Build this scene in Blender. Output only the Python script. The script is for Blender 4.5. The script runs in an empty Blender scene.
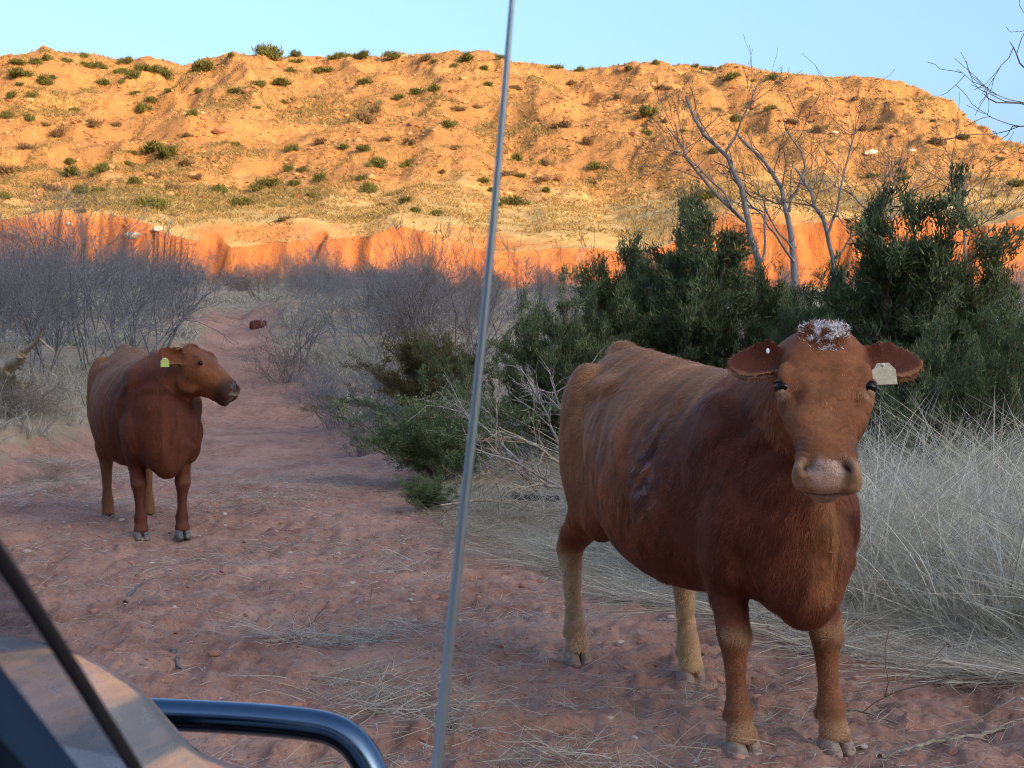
import bpy, math, random
import numpy as np
from mathutils import Vector, Matrix

# ------------------------------------------------------------------ camera, sky, sun, exposure
SC = bpy.context.scene
COL = SC.collection
F, HOR, CH = 1400.0, 350.0, 1.4           # focal length in px, horizon row, camera height (m)
cam_d = bpy.data.cameras.new("camera")
cam = bpy.data.objects.new("camera", cam_d); COL.objects.link(cam)
cam.location = (0, 0, CH); cam.rotation_euler = (math.radians(90), 0, 0)
cam_d.sensor_width = 36.0; cam_d.lens = 36.0 * F / 1024.0
cam_d.shift_y = -(384.0 - HOR) / 1024.0
cam_d.clip_start = 0.05; cam_d.clip_end = 4000
cam_d.dof.use_dof = True; cam_d.dof.focus_distance = 4.9; cam_d.dof.aperture_fstop = 15.0
SC.camera = cam

SUN_EL, SUN_AZ = math.radians(14.0), math.radians(36.0)     # low sun, behind the camera and to the right
S = Vector((math.sin(SUN_AZ) * math.cos(SUN_EL), -math.cos(SUN_AZ) * math.cos(SUN_EL), math.sin(SUN_EL)))
W = bpy.data.worlds.new("World"); SC.world = W; W.use_nodes = True
wn = W.node_tree
sky = wn.nodes.new("ShaderNodeTexSky"); sky.sky_type = 'NISHITA'; sky.sun_disc = False
sky.sun_elevation = SUN_EL; sky.sun_rotation = math.pi - SUN_AZ
sky.altitude = 600; sky.air_density = 1.0; sky.dust_density = 10.0; sky.ozone_density = 3.2
wn.links.new(sky.outputs[0], wn.nodes["Background"].inputs[0])
wn.nodes["Background"].inputs[1].default_value = 0.15
ld = bpy.data.lights.new("sun", 'SUN'); ld.energy = 2.0; ld.angle = math.radians(0.53); ld.color = (1.0, 0.62, 0.24)
lo = bpy.data.objects.new("sun", ld); COL.objects.link(lo)
lo.rotation_euler = (-S).to_track_quat('-Z', 'Y').to_euler()
SC.view_settings.view_transform = 'Standard'; SC.view_settings.look = 'None'
SC.view_settings.exposure = 1.78; SC.view_settings.gamma = 1.0
SC.render.engine = 'CYCLES'
SC.cycles.use_denoising = True; SC.cycles.denoising_prefilter = 'NONE'; SC.cycles.denoising_input_passes = 'RGB_ALBEDO_NORMAL'; SC.cycles.pixel_filter_type = 'BLACKMAN_HARRIS'; SC.cycles.filter_width = 1.0
SC.cycles.max_bounces = 6; SC.cycles.diffuse_bounces = 3; SC.cycles.transparent_max_bounces = 8

RNG = np.random.default_rng(11)
random.seed(11)

# ------------------------------------------------------------------ helpers
def vnoise(x, y, seed=0):
    xi = np.floor(x).astype(np.int64); yi = np.floor(y).astype(np.int64)
    fx = x - xi; fy = y - yi
    fx = fx * fx * fx * (fx * (fx * 6 - 15) + 10); fy = fy * fy * fy * (fy * (fy * 6 - 15) + 10)
    def h(a, b):
        n = (a * 374761393 + b * 668265263 + seed * 1274126177) & 0xFFFFFFFF
        n = ((n ^ (n >> 13)) * 1274126177) & 0xFFFFFFFF
        n = ((n ^ (n >> 16)) * 2246822519) & 0xFFFFFFFF
        return ((n ^ (n >> 15)) & 0xFFFFFF) / 8388607.5 - 1.0
    a = h(xi, yi); b = h(xi + 1, yi); c = h(xi, yi + 1); d = h(xi + 1, yi + 1)
    return a + (b - a) * fx + (c - a) * fy + (a - b - c + d) * fx * fy

def fbm(x, y, seed=0, oct=4, gain=0.5):
    s = 0; a = 1.0
    for i in range(oct):
        s = s + a * vnoise(x * 2 ** i + 17.3 * i, y * 2 ** i - 9.1 * i, seed + i); a *= gain
    return s

def ridged(x, y, seed=0, oct=3):
    s = 0; a = 1.0
    for i in range(oct):
        s = s + a * (1 - 2 * np.abs(vnoise(x * 2 ** i + 7.7 * i, y * 2 ** i, seed + i))); a *= 0.5
    return s

def sstep(a, b, x):
    t = np.clip((x - a) / (b - a), 0, 1); return t * t * (3 - 2 * t)

def nrm(v):
    return v / np.maximum(np.linalg.norm(v, axis=-1, keepdims=True), 1e-9)

def mesh_np(name, v, tris=None, quads=None, col=None, smooth=True):
    m = bpy.data.meshes.new(name)
    v = np.asarray(v, np.float32)
    nt = 0 if tris is None else len(tris); nq = 0 if quads is None else len(quads)
    m.vertices.add(len(v)); m.vertices.foreach_set("co", v.ravel())
    idx = []; start = []; o = 0
    if nt: idx.append(np.asarray(tris, np.int32).ravel()); start.append(np.arange(nt) * 3); o = nt * 3
    if nq: idx.append(np.asarray(quads, np.int32).ravel()); start.append(o + np.arange(nq) * 4)
    idx = np.concatenate(idx); start = np.concatenate(start).astype(np.int32)
    m.loops.add(len(idx)); m.loops.foreach_set("vertex_index", idx)
    m.polygons.add(nt + nq); m.polygons.foreach_set("loop_start", start)
    m.polygons.foreach_set("use_smooth", np.full(nt + nq, smooth))
    m.update(calc_edges=True); m.validate()
    if col is not None: set_col(m, col)
    return m

def set_col(m, col):
    a = m.color_attributes.new("Col", 'FLOAT_COLOR', 'POINT')
    c = np.ones((len(m.vertices), 4), np.float32); c[:, :3] = col
    a.data.foreach_set("color", c.ravel())

def obj(name, me, mat=None, parent=None, loc=None, rz=None, scale=None):
    o = bpy.data.objects.new(name, me); COL.objects.link(o)
    if mat is not None and me is not None and len(me.materials) == 0: me.materials.append(mat)
    if parent is not None: o.parent = parent
    if loc is not None: o.location = loc
    if rz is not None: o.rotation_euler = (0, 0, rz)
    if scale is not None: o.scale = scale if hasattr(scale, '__len__') else (scale,) * 3
    return o

def tag(o, label=None, cat=None, group=None, kind=None):
    if label: o["label"] = label
    if cat: o["category"] = cat
    if group: o["group"] = group
    if kind: o["kind"] = kind
    return o

def empty(name, loc=(0, 0, 0), rz=0, scale=1.0):
    o = bpy.data.objects.new(name, None); COL.objects.link(o)
    o.location = loc; o.rotation_euler = (0, 0, rz); o.scale = (scale,) * 3
    return o

class Mat:
    def __init__(s, name):
        s.m = bpy.data.materials.new(name); s.m.use_nodes = True
        s.t = s.m.node_tree; s.b = s.t.nodes["Principled BSDF"]; s.out = s.t.nodes["Material Output"]
    def n(s, typ, **kw):
        nd = s.t.nodes.new(typ)
        for k, v in kw.items(): setattr(nd, k, v)
        return nd
    def l(s, a, b): s.t.links.new(a, b)
    def set(s, **kw):
        for k, v in kw.items():
            s.b.inputs[k.replace('_', ' ')].default_value = v
        return s
    def coord(s): return s.n("ShaderNodeTexCoord").outputs["Object"]
    def noise(s, scale, detail=6, rough=0.6, vec=None, stretch=None):
        nd = s.n("ShaderNodeTexNoise"); nd.inputs["Scale"].default_value = scale
        nd.inputs["Detail"].default_value = detail; nd.inputs["Roughness"].default_value = rough
        v = vec or s.coord()
        if stretch:
            mp = s.n("ShaderNodeMapping"); mp.inputs["Scale"].default_value = stretch
            s.l(v, mp.inputs["Vector"]); v = mp.outputs[0]
        s.l(v, nd.inputs["Vector"]); return nd.outputs["Fac"]
    def ramp(s, fac, stops):
        r = s.n("ShaderNodeValToRGB"); e = r.color_ramp.elements
        while len(e) < len(stops): e.new(0.5)
        for el, (p, c) in zip(e, stops):
            el.position = p; el.color = (c, c, c, 1) if not hasattr(c, '__len__') else (*c, 1)
        s.l(fac, r.inputs[0]); return r.outputs[0]
    def mix(s, fac, a, b, typ='MIX'):
        nd = s.n("ShaderNodeMix", data_type='RGBA', blend_type=typ)
        for i, v in ((0, fac), (6, a), (7, b)):
            if hasattr(v, 'is_linked') or hasattr(v, 'links'): s.l(v, nd.inputs[i])
            elif i == 0: nd.inputs[0].default_value = v
            else: nd.inputs[i].default_value = (*v, 1)
        return nd.outputs[2]
    def attr(s, name="Col"):
        a = s.n("ShaderNodeAttribute"); a.attribute_name = name; return a.outputs["Color"]
    def bump(s, h, strength=0.5, dist=0.02, prev=None):
        nd = s.n("ShaderNodeBump"); nd.inputs["Strength"].default_value = strength; nd.inputs["Distance"].default_value = dist
        s.l(h, nd.inputs["Height"])
        if prev is not None: s.l(prev, nd.inputs["Normal"])
        return nd.outputs[0]
    def base(s, c): s.l(c, s.b.inputs["Base Color"])
    def normal(s, c): s.l(c, s.b.inputs["Normal"])

def blades(root, d, L, w, bend, seg=2, col=None, rng=RNG, tipw=0.0, side=None):
    """thin tapered strips: root (N,3), d unit (N,3), L, w (N,), bend (N,3); returns v, tris, col"""
    N = len(root)
    if side is None: side = nrm(np.cross(d, rng.normal(size=(N, 3))))
    vs = []
    for i in range(seg):
        t = i / seg
        p = root + d * (L * t)[:, None] + bend * (L * t * t)[:, None]
        hw = (w * 0.5 * (1 - (1 - tipw) * t * 0.8))[:, None]
        vs += [p - side * hw, p + side * hw]
    vs.append(root + d * L[:, None] + bend * L[:, None])
    k = 2 * seg + 1
    v = np.stack(vs, 1).reshape(-1, 3)
    f = []
    for i in range(seg - 1):
        a = 2 * i; f += [[a, a + 1, a + 3], [a, a + 3, a + 2]]
    f.append([2 * seg - 2, 2 * seg - 1, 2 * seg])
    f = (np.arange(N)[:, None, None] * k + np.array(f)[None]).reshape(-1, 3)
    c = None if col is None else np.repeat(col, k, axis=0)
    return v, f, c

def tubes(polys, sides=4):
    """polys: list of (pts (n,3), radii (n,)) -> v, quads; grouped by length"""
    groups = {}
    for p, r in polys: groups.setdefault(len(p), []).append((p, r))
    V, Q = [], []; o = 0
    for n, lst in groups.items():
        P = np.array([a for a, _ in lst]); R = np.array([b for _, b in lst])
        T = np.empty_like(P); T[:, 1:-1] = P[:, 2:] - P[:, :-2]; T[:, 0] = P[:, 1] - P[:, 0]; T[:, -1] = P[:, -1] - P[:, -2]
        T = nrm(T)
        ref = np.where(np.abs(T[:, :1, 2:3]) > 0.8, np.array([1.0, 0.1, 0]), np.array([0.1, 0, 1.0]))
        A = nrm(np.cross(T, np.broadcast_to(ref, T.shape))); B = np.cross(T, A)
        ang = np.arange(sides) * 2 * math.pi / sides
        v = P[:, :, None] + R[:, :, None, None] * (A[:, :, None] * np.cos(ang)[None, None, :, None] + B[:, :, None] * np.sin(ang)[None, None, :, None])
        m = len(lst)
        i = np.arange(n - 1)[:, None] * sides; j = np.arange(sides)[None]; j2 = (j + 1) % sides
        q = np.stack([i + j, i + j2, i + sides + j2, i + sides + j], -1).reshape(-1, 4)
        q = (np.arange(m)[:, None, None] * n * sides + q[None]).reshape(-1, 4) + o
        V.append(v.reshape(-1, 3)); Q.append(q); o += m * n * sides
    return np.concatenate(V), np.concatenate(Q)

def merge(parts):
    V, T, C = [], [], []; o = 0
    for v, t, c in parts:
        V.append(v); T.append(np.asarray(t) + o); C.append(c if c is not None else np.ones((len(v), 3))); o += len(v)
    return np.concatenate(V), np.concatenate(T), np.concatenate(C)

# ------------------------------------------------------------------ terrain
YF = np.array([-30, 0, 15, 20, 23, 26, 32, 38, 42, 52, 70, 90, 400.])
ZF = np.array([0, 0, 0.0, .06, .2, .55, 1.3, 2.1, 2.35, 2.5, 3.7, 5.3, 5.5])
TY = np.array([-50, 3.0, 5.4, 6.3, 7.2, 8.4, 10.5, 16.3, 20, 23.5, 33, 40, 46, 60])
TR = np.array([4, 3.2, 2.5, 1.9, 1.1, .35, -.35, -1.35, -2.2, -3.0, -5.5, -6.9, -8.2, -13])
TYL = np.array([-50, 3, 12, 16, 20, 23.5, 33, 40, 46, 60])
TL = np.array([-7, -6.5, -5.6, -5.6, -5.7, -5.3, -7.3, -8.8, -10.6, -16])
SKX = np.array([-260, -160, 0, 100, 190, 240, 300, 360, 450, 560, 650, 720, 790, 840, 890, 910, 930, 965, 1000, 1100, 1250, 1600])
SKY_ = np.array([95, 80, 67, 62, 69, 57, 54, 57, 62, 67, 72, 79, 90, 97, 109, 120, 134, 148, 164, 220, 290, 330])
DTK = np.interp(SKX, [0, 600, 790, 890, 910, 930, 965, 1000, 1100, 1250, 1600], [176, 180, 174, 167, 163, 158, 148, 140, 118, 100, 90])
RIMX = (SKX - 512) / F * DTK; RIMZ = CH + (HOR - SKY_) / F * DTK + .15

_rp = np.random.default_rng(123)
PRINTS = [(_rp.uniform(-3.6, 2.4), _rp.uniform(4.3, 12.5), _rp.uniform(0, 6.28), _rp.uniform(.75, 1.3), _rp.uniform(.012, .034)) for _ in range(260)]

def track_mask(x, y):
    wob = 0.35 * vnoise(x * 0.5, y * 0.5, 91) + 0.2 * vnoise(x * 1.7, y * 1.7, 92)
    r = np.interp(y, TY, TR) + wob; l = np.interp(y, TYL, TL) + wob
    soft = 0.25 + 0.015 * np.abs(y)
    return sstep(-soft, soft, r - x) * sstep(-soft, soft, x - l) * sstep(48, 44, y)

def H(x, y, micro=True):
    x = np.asarray(x, float); y = np.asarray(y, float)
    z = np.interp(y, YF, ZF)
    r = np.hypot(x, y)
    tm = track_mask(x, y)
    z = z + 0.35 * (1 - tm) * sstep(9, 24, r) * (0.6 + 0.6 * fbm(x * .12, y * .12, 5, 3))
    z = z + 0.32 * sstep(-4.8, -7.2, x) * sstep(10, 16, y) * (1 - tm)
    z = z + 0.10 * fbm(x * 0.3, y * 0.3, 7, 2) * sstep(5, 14, r)
    z = z + 0.055 * np.exp(-((y - 17.5 - .25 * x) / 0.8) ** 2) * tm
    if micro:
        k = np.exp(-r / 30.0)
        n1 = fbm(x * 1.3 + .3 * y, y * 1.6, 21, 3); n2 = ridged(x * 3.6, y * 5.0, 31, 3); n3 = fbm(x * 11, y * 13, 41, 3)
        pits = np.maximum(0, vnoise(x * 4.3, y * 4.3, 51) - .35)
        nearp = (r < 15) & (r > 3)
        if np.any(nearp):
            xs_, ys_ = x[nearp], y[nearp]; dz = np.zeros_like(xs_)
            for (hx, hy, ha, hs, hdp) in PRINTS:
                m_ = (np.abs(xs_ - hx) < .2) & (np.abs(ys_ - hy) < .2)
                if not m_.any(): continue
                a_ = (xs_[m_] - hx) * math.cos(ha) + (ys_[m_] - hy) * math.sin(ha); b_ = -(xs_[m_] - hx) * math.sin(ha) + (ys_[m_] - hy) * math.cos(ha)
                q_ = (a_ / (.075 * hs)) ** 2 + (b_ / (.055 * hs)) ** 2
                dz[m_] += hdp * (-np.exp(-q_ ** 2) + .45 * np.exp(-((np.sqrt(q_) - 1.45) / .35) ** 2) + .25 * np.exp(-(b_ / .012) ** 2) * (q_ < 1))
            zz_ = np.zeros_like(z); zz_[nearp] = dz; z = z + zz_
        z = z + k * (0.036 * n1 + 0.026 * n2 + 0.026 * n3 - 0.085 * pits)
    # mesa
    yc = 88.5 + 4.0 * fbm(x * .035, np.zeros_like(x) + .4, 61, 3) + 1.6 * vnoise(x * .11, x * 0 + 3.3, 62)
    s = y - yc
    sc = s - .5 * np.abs(vnoise(x * .31, y * .2, 63)) - .55 * fbm(x * .55, y * .5, 64, 3) + 2.6 * np.maximum(0, vnoise(x * .13, y * .02, 67) - .3)
    m = s > -3
    if np.any(m):
        gl = ridged(x * .055 + .02 * y, y * .018, 71, 3)
        s2 = s + 3.6 * gl * sstep(12, 45, s) + 1.1 * fbm(x * .3, y * .3, 75, 3) * sstep(3, 20, s)
        ck = np.clip(.92 + .35 * fbm(x * .06, x * 0 + 5, 65, 3), .55, 1)
        zc = (4.9 + 1.2 * fbm(x * .11, x * 0 + 8, 68, 3)) * (ck * sstep(0, 1.1 + .3 * vnoise(x * .7, x * 0, 66), sc) + (1 - ck) * sstep(.3, 4.0, s))
        P = zc + np.interp(s2, [1.5, 12, 32, 42, 60, 88, 130, 400], [0, 1.7, 5.6, 9.6, 17.5, 29.5, 49, 150])
        led = vnoise(x * .05, s * .0 + 2, 77)
        P = P + 0.5 * np.sin(P * 1.45 + 2.0 * led + .8 * vnoise(x * .2, y * .2, 78)) * sstep(30, 45, s) * (.6 + .5 * vnoise(x * .09, y * .09, 79))
        zt = np.interp(x, RIMX, RIMZ)
        zt = zt + .2 * fbm(x * .25, y * .1, 81, 3)
        tot = 5.4 + P
        k = 1.2
        d = np.clip(.5 + .5 * (zt - tot) / k, 0, 1)
        tot = zt * (1 - d) + tot * d - k * d * (1 - d)
        tot = tot + sstep(20, 45, s) * (0.16 * fbm(x * .55, y * .55, 83, 4) + .10 * ridged(x * 1.3, y * 1.1, 85, 2))
        tot = np.where(y > 215, tot - sstep(215, 330, y) * 30, tot)
        z = np.where(s > 0, np.maximum(z, tot), z)
    # far hill seen past the mesa's right end
    z = z + 84 * np.exp(-(((x - 250) / 75) ** 2 + ((y - 560) / 90) ** 2))
    # the opposite canyon rim behind the camera, whose shadow covers the foreground
    rz = 95.5 - 0.16 * (x - 210) + 3.0 * fbm(x * .02, x * 0, 95, 3)
    rz = np.clip(rz, 50, 125)
    z = z + rz * sstep(-90, -205, y)
    return z

def pix(px, d, z): return np.array([(px - 512) / F * d, d, z])

RAYT = np.concatenate([np.arange(3, 30, .05), np.arange(30, 90, .15), np.arange(90, 300, .25)])
def hit(px, py):
    t = RAYT; x = (px - 512) / F * t; z = CH + (HOR - py) / F * t
    g = H(x, t, False); i = np.argmax(g >= z)
    if g[i] < z[i]: i = np.argmin(np.abs(z - g))
    return np.array([x[i], t[i], g[i]])

def at(px, d, sink=0.0):
    x = (px - 512) / F * d
    return np.array([x, d, float(H(np.array([x]), np.array([d]))[0]) - sink])

def terrain():
    th = np.radians(np.concatenate([np.linspace(-180, -34, 74)[:-1], np.linspace(-34, -24, 30)[:-1], np.linspace(-24, 24, 600)[:-1], np.linspace(24, 34, 30)[:-1], np.linspace(34, 180, 74)]))
    r = np.concatenate([[0.0], np.linspace(.5, 3.4, 12)[:-1], np.linspace(3.4, 9, 230)[:-1], np.linspace(9, 16, 120)[:-1], np.linspace(16, 46, 110)[:-1],
                        np.linspace(46, 86, 50)[:-1], np.linspace(86, 100, 80)[:-1], np.linspace(100, 195, 190)[:-1], np.linspace(195, 300, 30)[:-1], np.geomspace(300, 2600, 36)])
    R, T = np.meshgrid(r, th, indexing='ij')
    X = R * np.sin(T); Y = R * np.cos(T); Z = H(X, Y)
    nr, nt = R.shape
    v = np.stack([X, Y, Z], -1).reshape(-1, 3)
    i = np.arange(nr - 1)[:, None] * nt; j = np.arange(nt - 1)[None]
    q = np.stack([i + j, i + nt + j, i + nt + j + 1, i + j + 1], -1).reshape(-1, 4)
    cx = v[q].mean(1)
    tm = track_mask(cx[:, 0], cx[:, 1]) > .5
    mes = (cx[:, 1] > 84.5)
    rid = (cx[:, 1] < -88)
    tmv = track_mask(v[:, 0], v[:, 1])
    for name, sel, mat in (("dirt_track", tm & ~rid, M_DIRT), ("mesa", mes, M_MESA), ("canyon_rim", rid, M_MESA), ("ground", ~tm & ~mes & ~rid, M_GROUND)):
        qs = q[sel]; u, inv = np.unique(qs, return_inverse=True)
        c = np.repeat(tmv[u][:, None], 3, 1)
        me = mesh_np(name, v[u], quads=inv.reshape(-1, 4), col=c)
        tag(obj(name, me, mat), kind='structure')

def mat_dirt(name, mixgrass):
    m = Mat(name)
    a = m.noise(1.1, 8, .62); b = m.noise(9, 8, .7); c = m.noise(45, 6, .7)
    col = m.ramp(a, [(.3, (.17, .074, .050)), (.5, (.32, .158, .108)), (.7, (.46, .26, .185))])
    col = m.mix(m.ramp(b, [(.35, 0), (.75, .75)]), col, (.50, .33, .25))
    col = m.mix(m.ramp(c, [(.52, 0), (.66, .7)]), col, (.17, .085, .066))
    sp = m.noise(150, 2, .5)
    col = m.mix(m.ramp(sp, [(.69, 0), (.74, .7)]), col, (.52, .42, .36))
    if mixgrass:
        g = m.ramp(m.noise(2.3, 8, .7), [(.3, (.20, .135, .09)), (.6, (.36, .285, .19)), (.8, (.50, .44, .33))])
        f = m.mix(m.noise(3.5, 6, .7), m.attr(), (.5, .5, .5), 'ADD')
        sub = m.n("ShaderNodeMath", operation='SUBTRACT'); m.l(m.attr(), sub.inputs[0])
        nz = m.ramp(m.noise(2.7, 6, .7), [(.35, 0.0), (.65, .6)]); m.l(nz, sub.inputs[1])
        col = m.mix(m.ramp(sub.outputs[0], [(.0, 0), (.25, 1)]), g, col)
    m.base(col)
    n = m.bump(b, .6, .03); n = m.bump(c, .5, .008, n)
    m.normal(n); m.set(Roughness=.95); m.b.inputs["Specular IOR Level"].default_value = .15
    return m.m

def mat_mesa():
    m = Mat("mesa_soil")
    a = m.noise(.11, 8, .65); b = m.noise(.9, 8, .7); c = m.noise(4.0, 6, .7)
    soil = m.ramp(a, [(.3, (.31, .116, .036)), (.5, (.41, .165, .048)), (.7, (.47, .222, .070))])
    soil = m.mix(m.ramp(b, [(.42, 0), (.62, .7)]), soil, (.28, .10, .036))
    soil = m.mix(m.ramp(c, [(.52, 0), (.70, .6)]), soil, (.55, .34, .16))
    soil = m.mix(m.ramp(m.noise(2.0, 6, .75), [(.53, 0), (.62, .8)]), soil, (.17, .075, .032))
    geo = m.n("ShaderNodeNewGeometry"); sx = m.n("ShaderNodeSeparateXYZ"); m.l(geo.outputs["Position"], sx.inputs[0])
    zz = m.n("ShaderNodeMapRange"); zz.inputs[1].default_value = 8.4; zz.inputs[2].default_value = 24
    m.l(sx.outputs[2], zz.inputs[0])
    wob = m.n("ShaderNodeMath", operation='MULTIPLY_ADD'); m.l(m.noise(.16, 6, .65), wob.inputs[0]); wob.inputs[1].default_value = .9
    m.l(zz.outputs[0], wob.inputs[2])
    grass = m.ramp(b, [(.3, (.42, .30, .12)), (.55, (.54, .42, .19)), (.8, (.60, .47, .24))])
    gm = m.ramp(wob.outputs[0], [(.36, 0), (.5, .85), (.72, .8), (1.0, .20)])
    col = m.mix(gm, soil, grass)
    # bare red clay on the steep cut bank
    sn = m.n("ShaderNodeSeparateXYZ"); m.l(geo.outputs["Normal"], sn.inputs[0])
    clay = m.ramp(m.noise(.8, 6, .6, stretch=(1, 1, .35)), [(.3, (.40, .138, .052)), (.6, (.51, .195, .07)), (.8, (.54, .255, .11))])
    stm = m.ramp(sn.outputs[2], [(.70, 1), (.90, 0)])
    low = m.ramp(zz.outputs[0], [(.10, 1), (.20, 0)])
    both = m.n("ShaderNodeMath", operation='MULTIPLY'); m.l(stm, both.inputs[0]); m.l(low, both.inputs[1])
    col = m.mix(both.outputs[0], col, clay)
    m.base(col)
    n = m.bump(c, .6, .2); n = m.bump(b, .6, .5, n); m.normal(n)
    m.set(Roughness=.95); m.b.inputs["Specular IOR Level"].default_value = .1
    return m.m

M_DIRT = mat_dirt("red_dirt", False)
M_GROUND = mat_dirt("grassy_soil", True)
M_MESA = mat_mesa()
terrain()

def mat_veg(name, rough=.8, trans=.25, spec=.2):
    m = Mat(name); c = m.attr(); m.base(c); m.set(Roughness=rough); m.b.inputs["Specular IOR Level"].default_value = spec
    if trans > 0:
        tr = m.n("ShaderNodeBsdfTranslucent"); m.l(c, tr.inputs[0])
        mx = m.n("ShaderNodeMixShader"); mx.inputs[0].default_value = trans
        m.l(m.b.outputs[0], mx.inputs[1]); m.l(tr.outputs[0], mx.inputs[2]); m.l(mx.outputs[0], m.out.inputs[0])
    return m.m
M_LEAF = mat_veg("foliage"); M_STRAW = mat_veg("straw", .7, .42, .3)

def mat_bark(name, c1, c2):
    m = Mat(name); m.base(m.ramp(m.noise(30, 6, .7, stretch=(1, 1, .25)), [(.35, c1), (.65, c2)]))
    m.normal(m.bump(m.noise(60, 5, .6, stretch=(1, 1, .3)), .5, .01)); m.set(Roughness=.9); return m.m
M_TWIG = mat_bark("grey_twigs", (.10, .105, .118), (.26, .265, .285))
M_TWIG2 = mat_bark("brown_twigs", (.10, .085, .08), (.23, .195, .175))
M_PALE = mat_bark("pale_bark", (.17, .155, .15), (.36, .33, .315))
M_WOOD = mat_bark("weathered_wood", (.22, .17, .12), (.42, .35, .26))
M_BARK = mat_bark("juniper_bark", (.10, .075, .06), (.22, .17, .14))
M_CHAR = mat_bark("charred_wood", (.012, .012, .014), (.04, .04, .045))

# ------------------------------------------------------------------ growth
def grow(polys, p, d, L, r, depth, rnd, n=5, wander=.25, up=.06, kids=(3, 5), spread=.8, shrink=.62, tips=None, rmin=.0022):
    pts = [p]; rad = [r]; dirs = [d]
    for i in range(n - 1):
        d = d + rnd.normal(size=3) * wander + np.array([0, 0, up]); d = d / np.linalg.norm(d)
        p = p + d * (L / (n - 1)); pts.append(p); dirs.append(d); rad.append(max(r * (1 - .55 * (i + 1) / (n - 1)), rmin * .8))
    polys.append((np.array(pts), np.array(rad)))
    if depth == 0:
        if tips is not None: tips.append((pts[-1], d))
        return
    for k in range(rnd.integers(kids[0], kids[1] + 1)):
        t = rnd.uniform(.3, 1.0); i = min(int(t * (n - 1)), n - 2); f = t * (n - 1) - i
        q = pts[i] * (1 - f) + pts[i + 1] * f
        dd = dirs[i] + rnd.normal(size=3) * spread * .6; dd = dd / np.linalg.norm(dd)
        grow(polys, q, dd, L * shrink * rnd.uniform(.7, 1.15), max(rad[i] * .62, rmin), depth - 1, rnd, n, wander, up, kids, spread, shrink, tips, rmin)

def bush_mesh(name, seed, stems=9, h=2.4, r=.02, depth=3, kids=(3, 5), tilt=.55, spread=.85, mat=None, rmin=.003, up=.06, n=5):
    rnd = np.random.default_rng(seed); polys = []
    for s in range(stems):
        a = rnd.uniform(0, 2 * math.pi); t = rnd.uniform(.05, tilt)
        d = np.array([math.cos(a) * math.sin(t), math.sin(a) * math.sin(t), math.cos(t)])
        p0 = np.array([rnd.normal() * .12, rnd.normal() * .12, -.05])
        grow(polys, p0, d, h * rnd.uniform(.5, .68), r * rnd.uniform(.7, 1.2), depth, rnd, n, .16, up, kids, spread, .6, None, rmin)
    v, q = tubes(polys, 3)
    return mesh_np(name, v, quads=q)

# ------------------------------------------------------------------ juniper
def juniper(seed, h=2.4, w=1.2, limbs=55, fronds=34000, spire=.5, colA=(.065, .10, .045), colB=(.25, .30, .14), low=.0):
    rnd = np.random.default_rng(seed); polys = []; pts = []; dirs = []; wts = []
    nst = rnd.integers(2, 4)
    stems = []
    for s in range(nst):
        a = rnd.uniform(0, 6.28); t = rnd.uniform(.03, .25)
        d = np.array([math.cos(a) * math.sin(t), math.sin(a) * math.sin(t), math.cos(t)])
        grow(stems, np.array([0, 0, -.1]) + rnd.normal(size=3) * .05 * np.array([1, 1, 0]), d, h * rnd.uniform(.65, .9), .05, 0, rnd, 7, .10, .05)
    polys += stems
    for k in range(limbs):
        st = stems[rnd.integers(nst)][0]; f = rnd.uniform(.04 if low == 0 else .0, .97) ** .9
        i = min(int(f * 6), 5); p = st[i] + (st[i + 1] - st[i]) * (f * 6 - i)
        a = rnd.uniform(0, 6.28); elev = rnd.uniform(.25, 1.2) + .2 * f
        L = w * (0.25 + .95 * (1 - f) ** .8) * rnd.uniform(.45, 1.35)
        if rnd.random() < .12: elev = rnd.uniform(1.0, 1.35); L *= 1.0 + spire
        d = np.array([math.cos(a) * math.cos(elev), math.sin(a) * math.cos(elev), math.sin(elev)])
        loc = []; grow(loc, p, d, L, .018, 1, rnd, 6, .14, .07, (3, 5), .8, .5)
        polys += loc
        for (pp, rr) in loc:
            seg = np.linalg.norm(pp[-1] - pp[0])
            m = max(int(seg * 26), 3)
            u = rnd.uniform(.25, 1.0, m) * (len(pp) - 1.001); ii = u.astype(int); ff = (u - ii)[:, None]
            pts.append(pp[ii] * (1 - ff) + pp[ii + 1] * ff); dirs.append(nrm(pp[ii + 1] - pp[ii])); wts.append(np.full(m, rnd.uniform(.5, 1.3)))
    P = np.concatenate(pts); D = np.concatenate(dirs); Wt = np.concatenate(wts)
    idx = rnd.integers(0, len(P), fronds)
    clump = rnd.normal(size=(len(P), 3)) * .02
    root = P[idx] + clump[idx] + rnd.normal(size=(fronds, 3)) * .034
    d = nrm(D[idx] * .8 + rnd.normal(size=(fronds, 3)) * .55 + np.array([0, 0, .55]))
    L = rnd.uniform(.035, .085, fronds); wd = rnd.uniform(.008, .018, fronds)
    mixv = np.clip(Wt[idx] - .55 + rnd.normal(size=fronds) * .18, 0, 1)[:, None]
    col = np.array(colA) * (1 - mixv) + np.array(colB) * mixv
    dead = rnd.random(fronds) < .05
    col[dead] = np.array([.13, .09, .05])
    v, f, c = blades(root, d, L, wd, rnd.normal(size=(fronds, 3)) * .15, 2, col, rnd)
    crown = mesh_np("crown", v, tris=f, col=c, smooth=False)
    tv, tq = tubes(stems, 6); trunk = mesh_np("trunk", tv, quads=tq)
    lv, lq = tubes(polys[len(stems):], 3); limb = mesh_np("limbs", lv, quads=lq)
    return crown, trunk, limb

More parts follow.
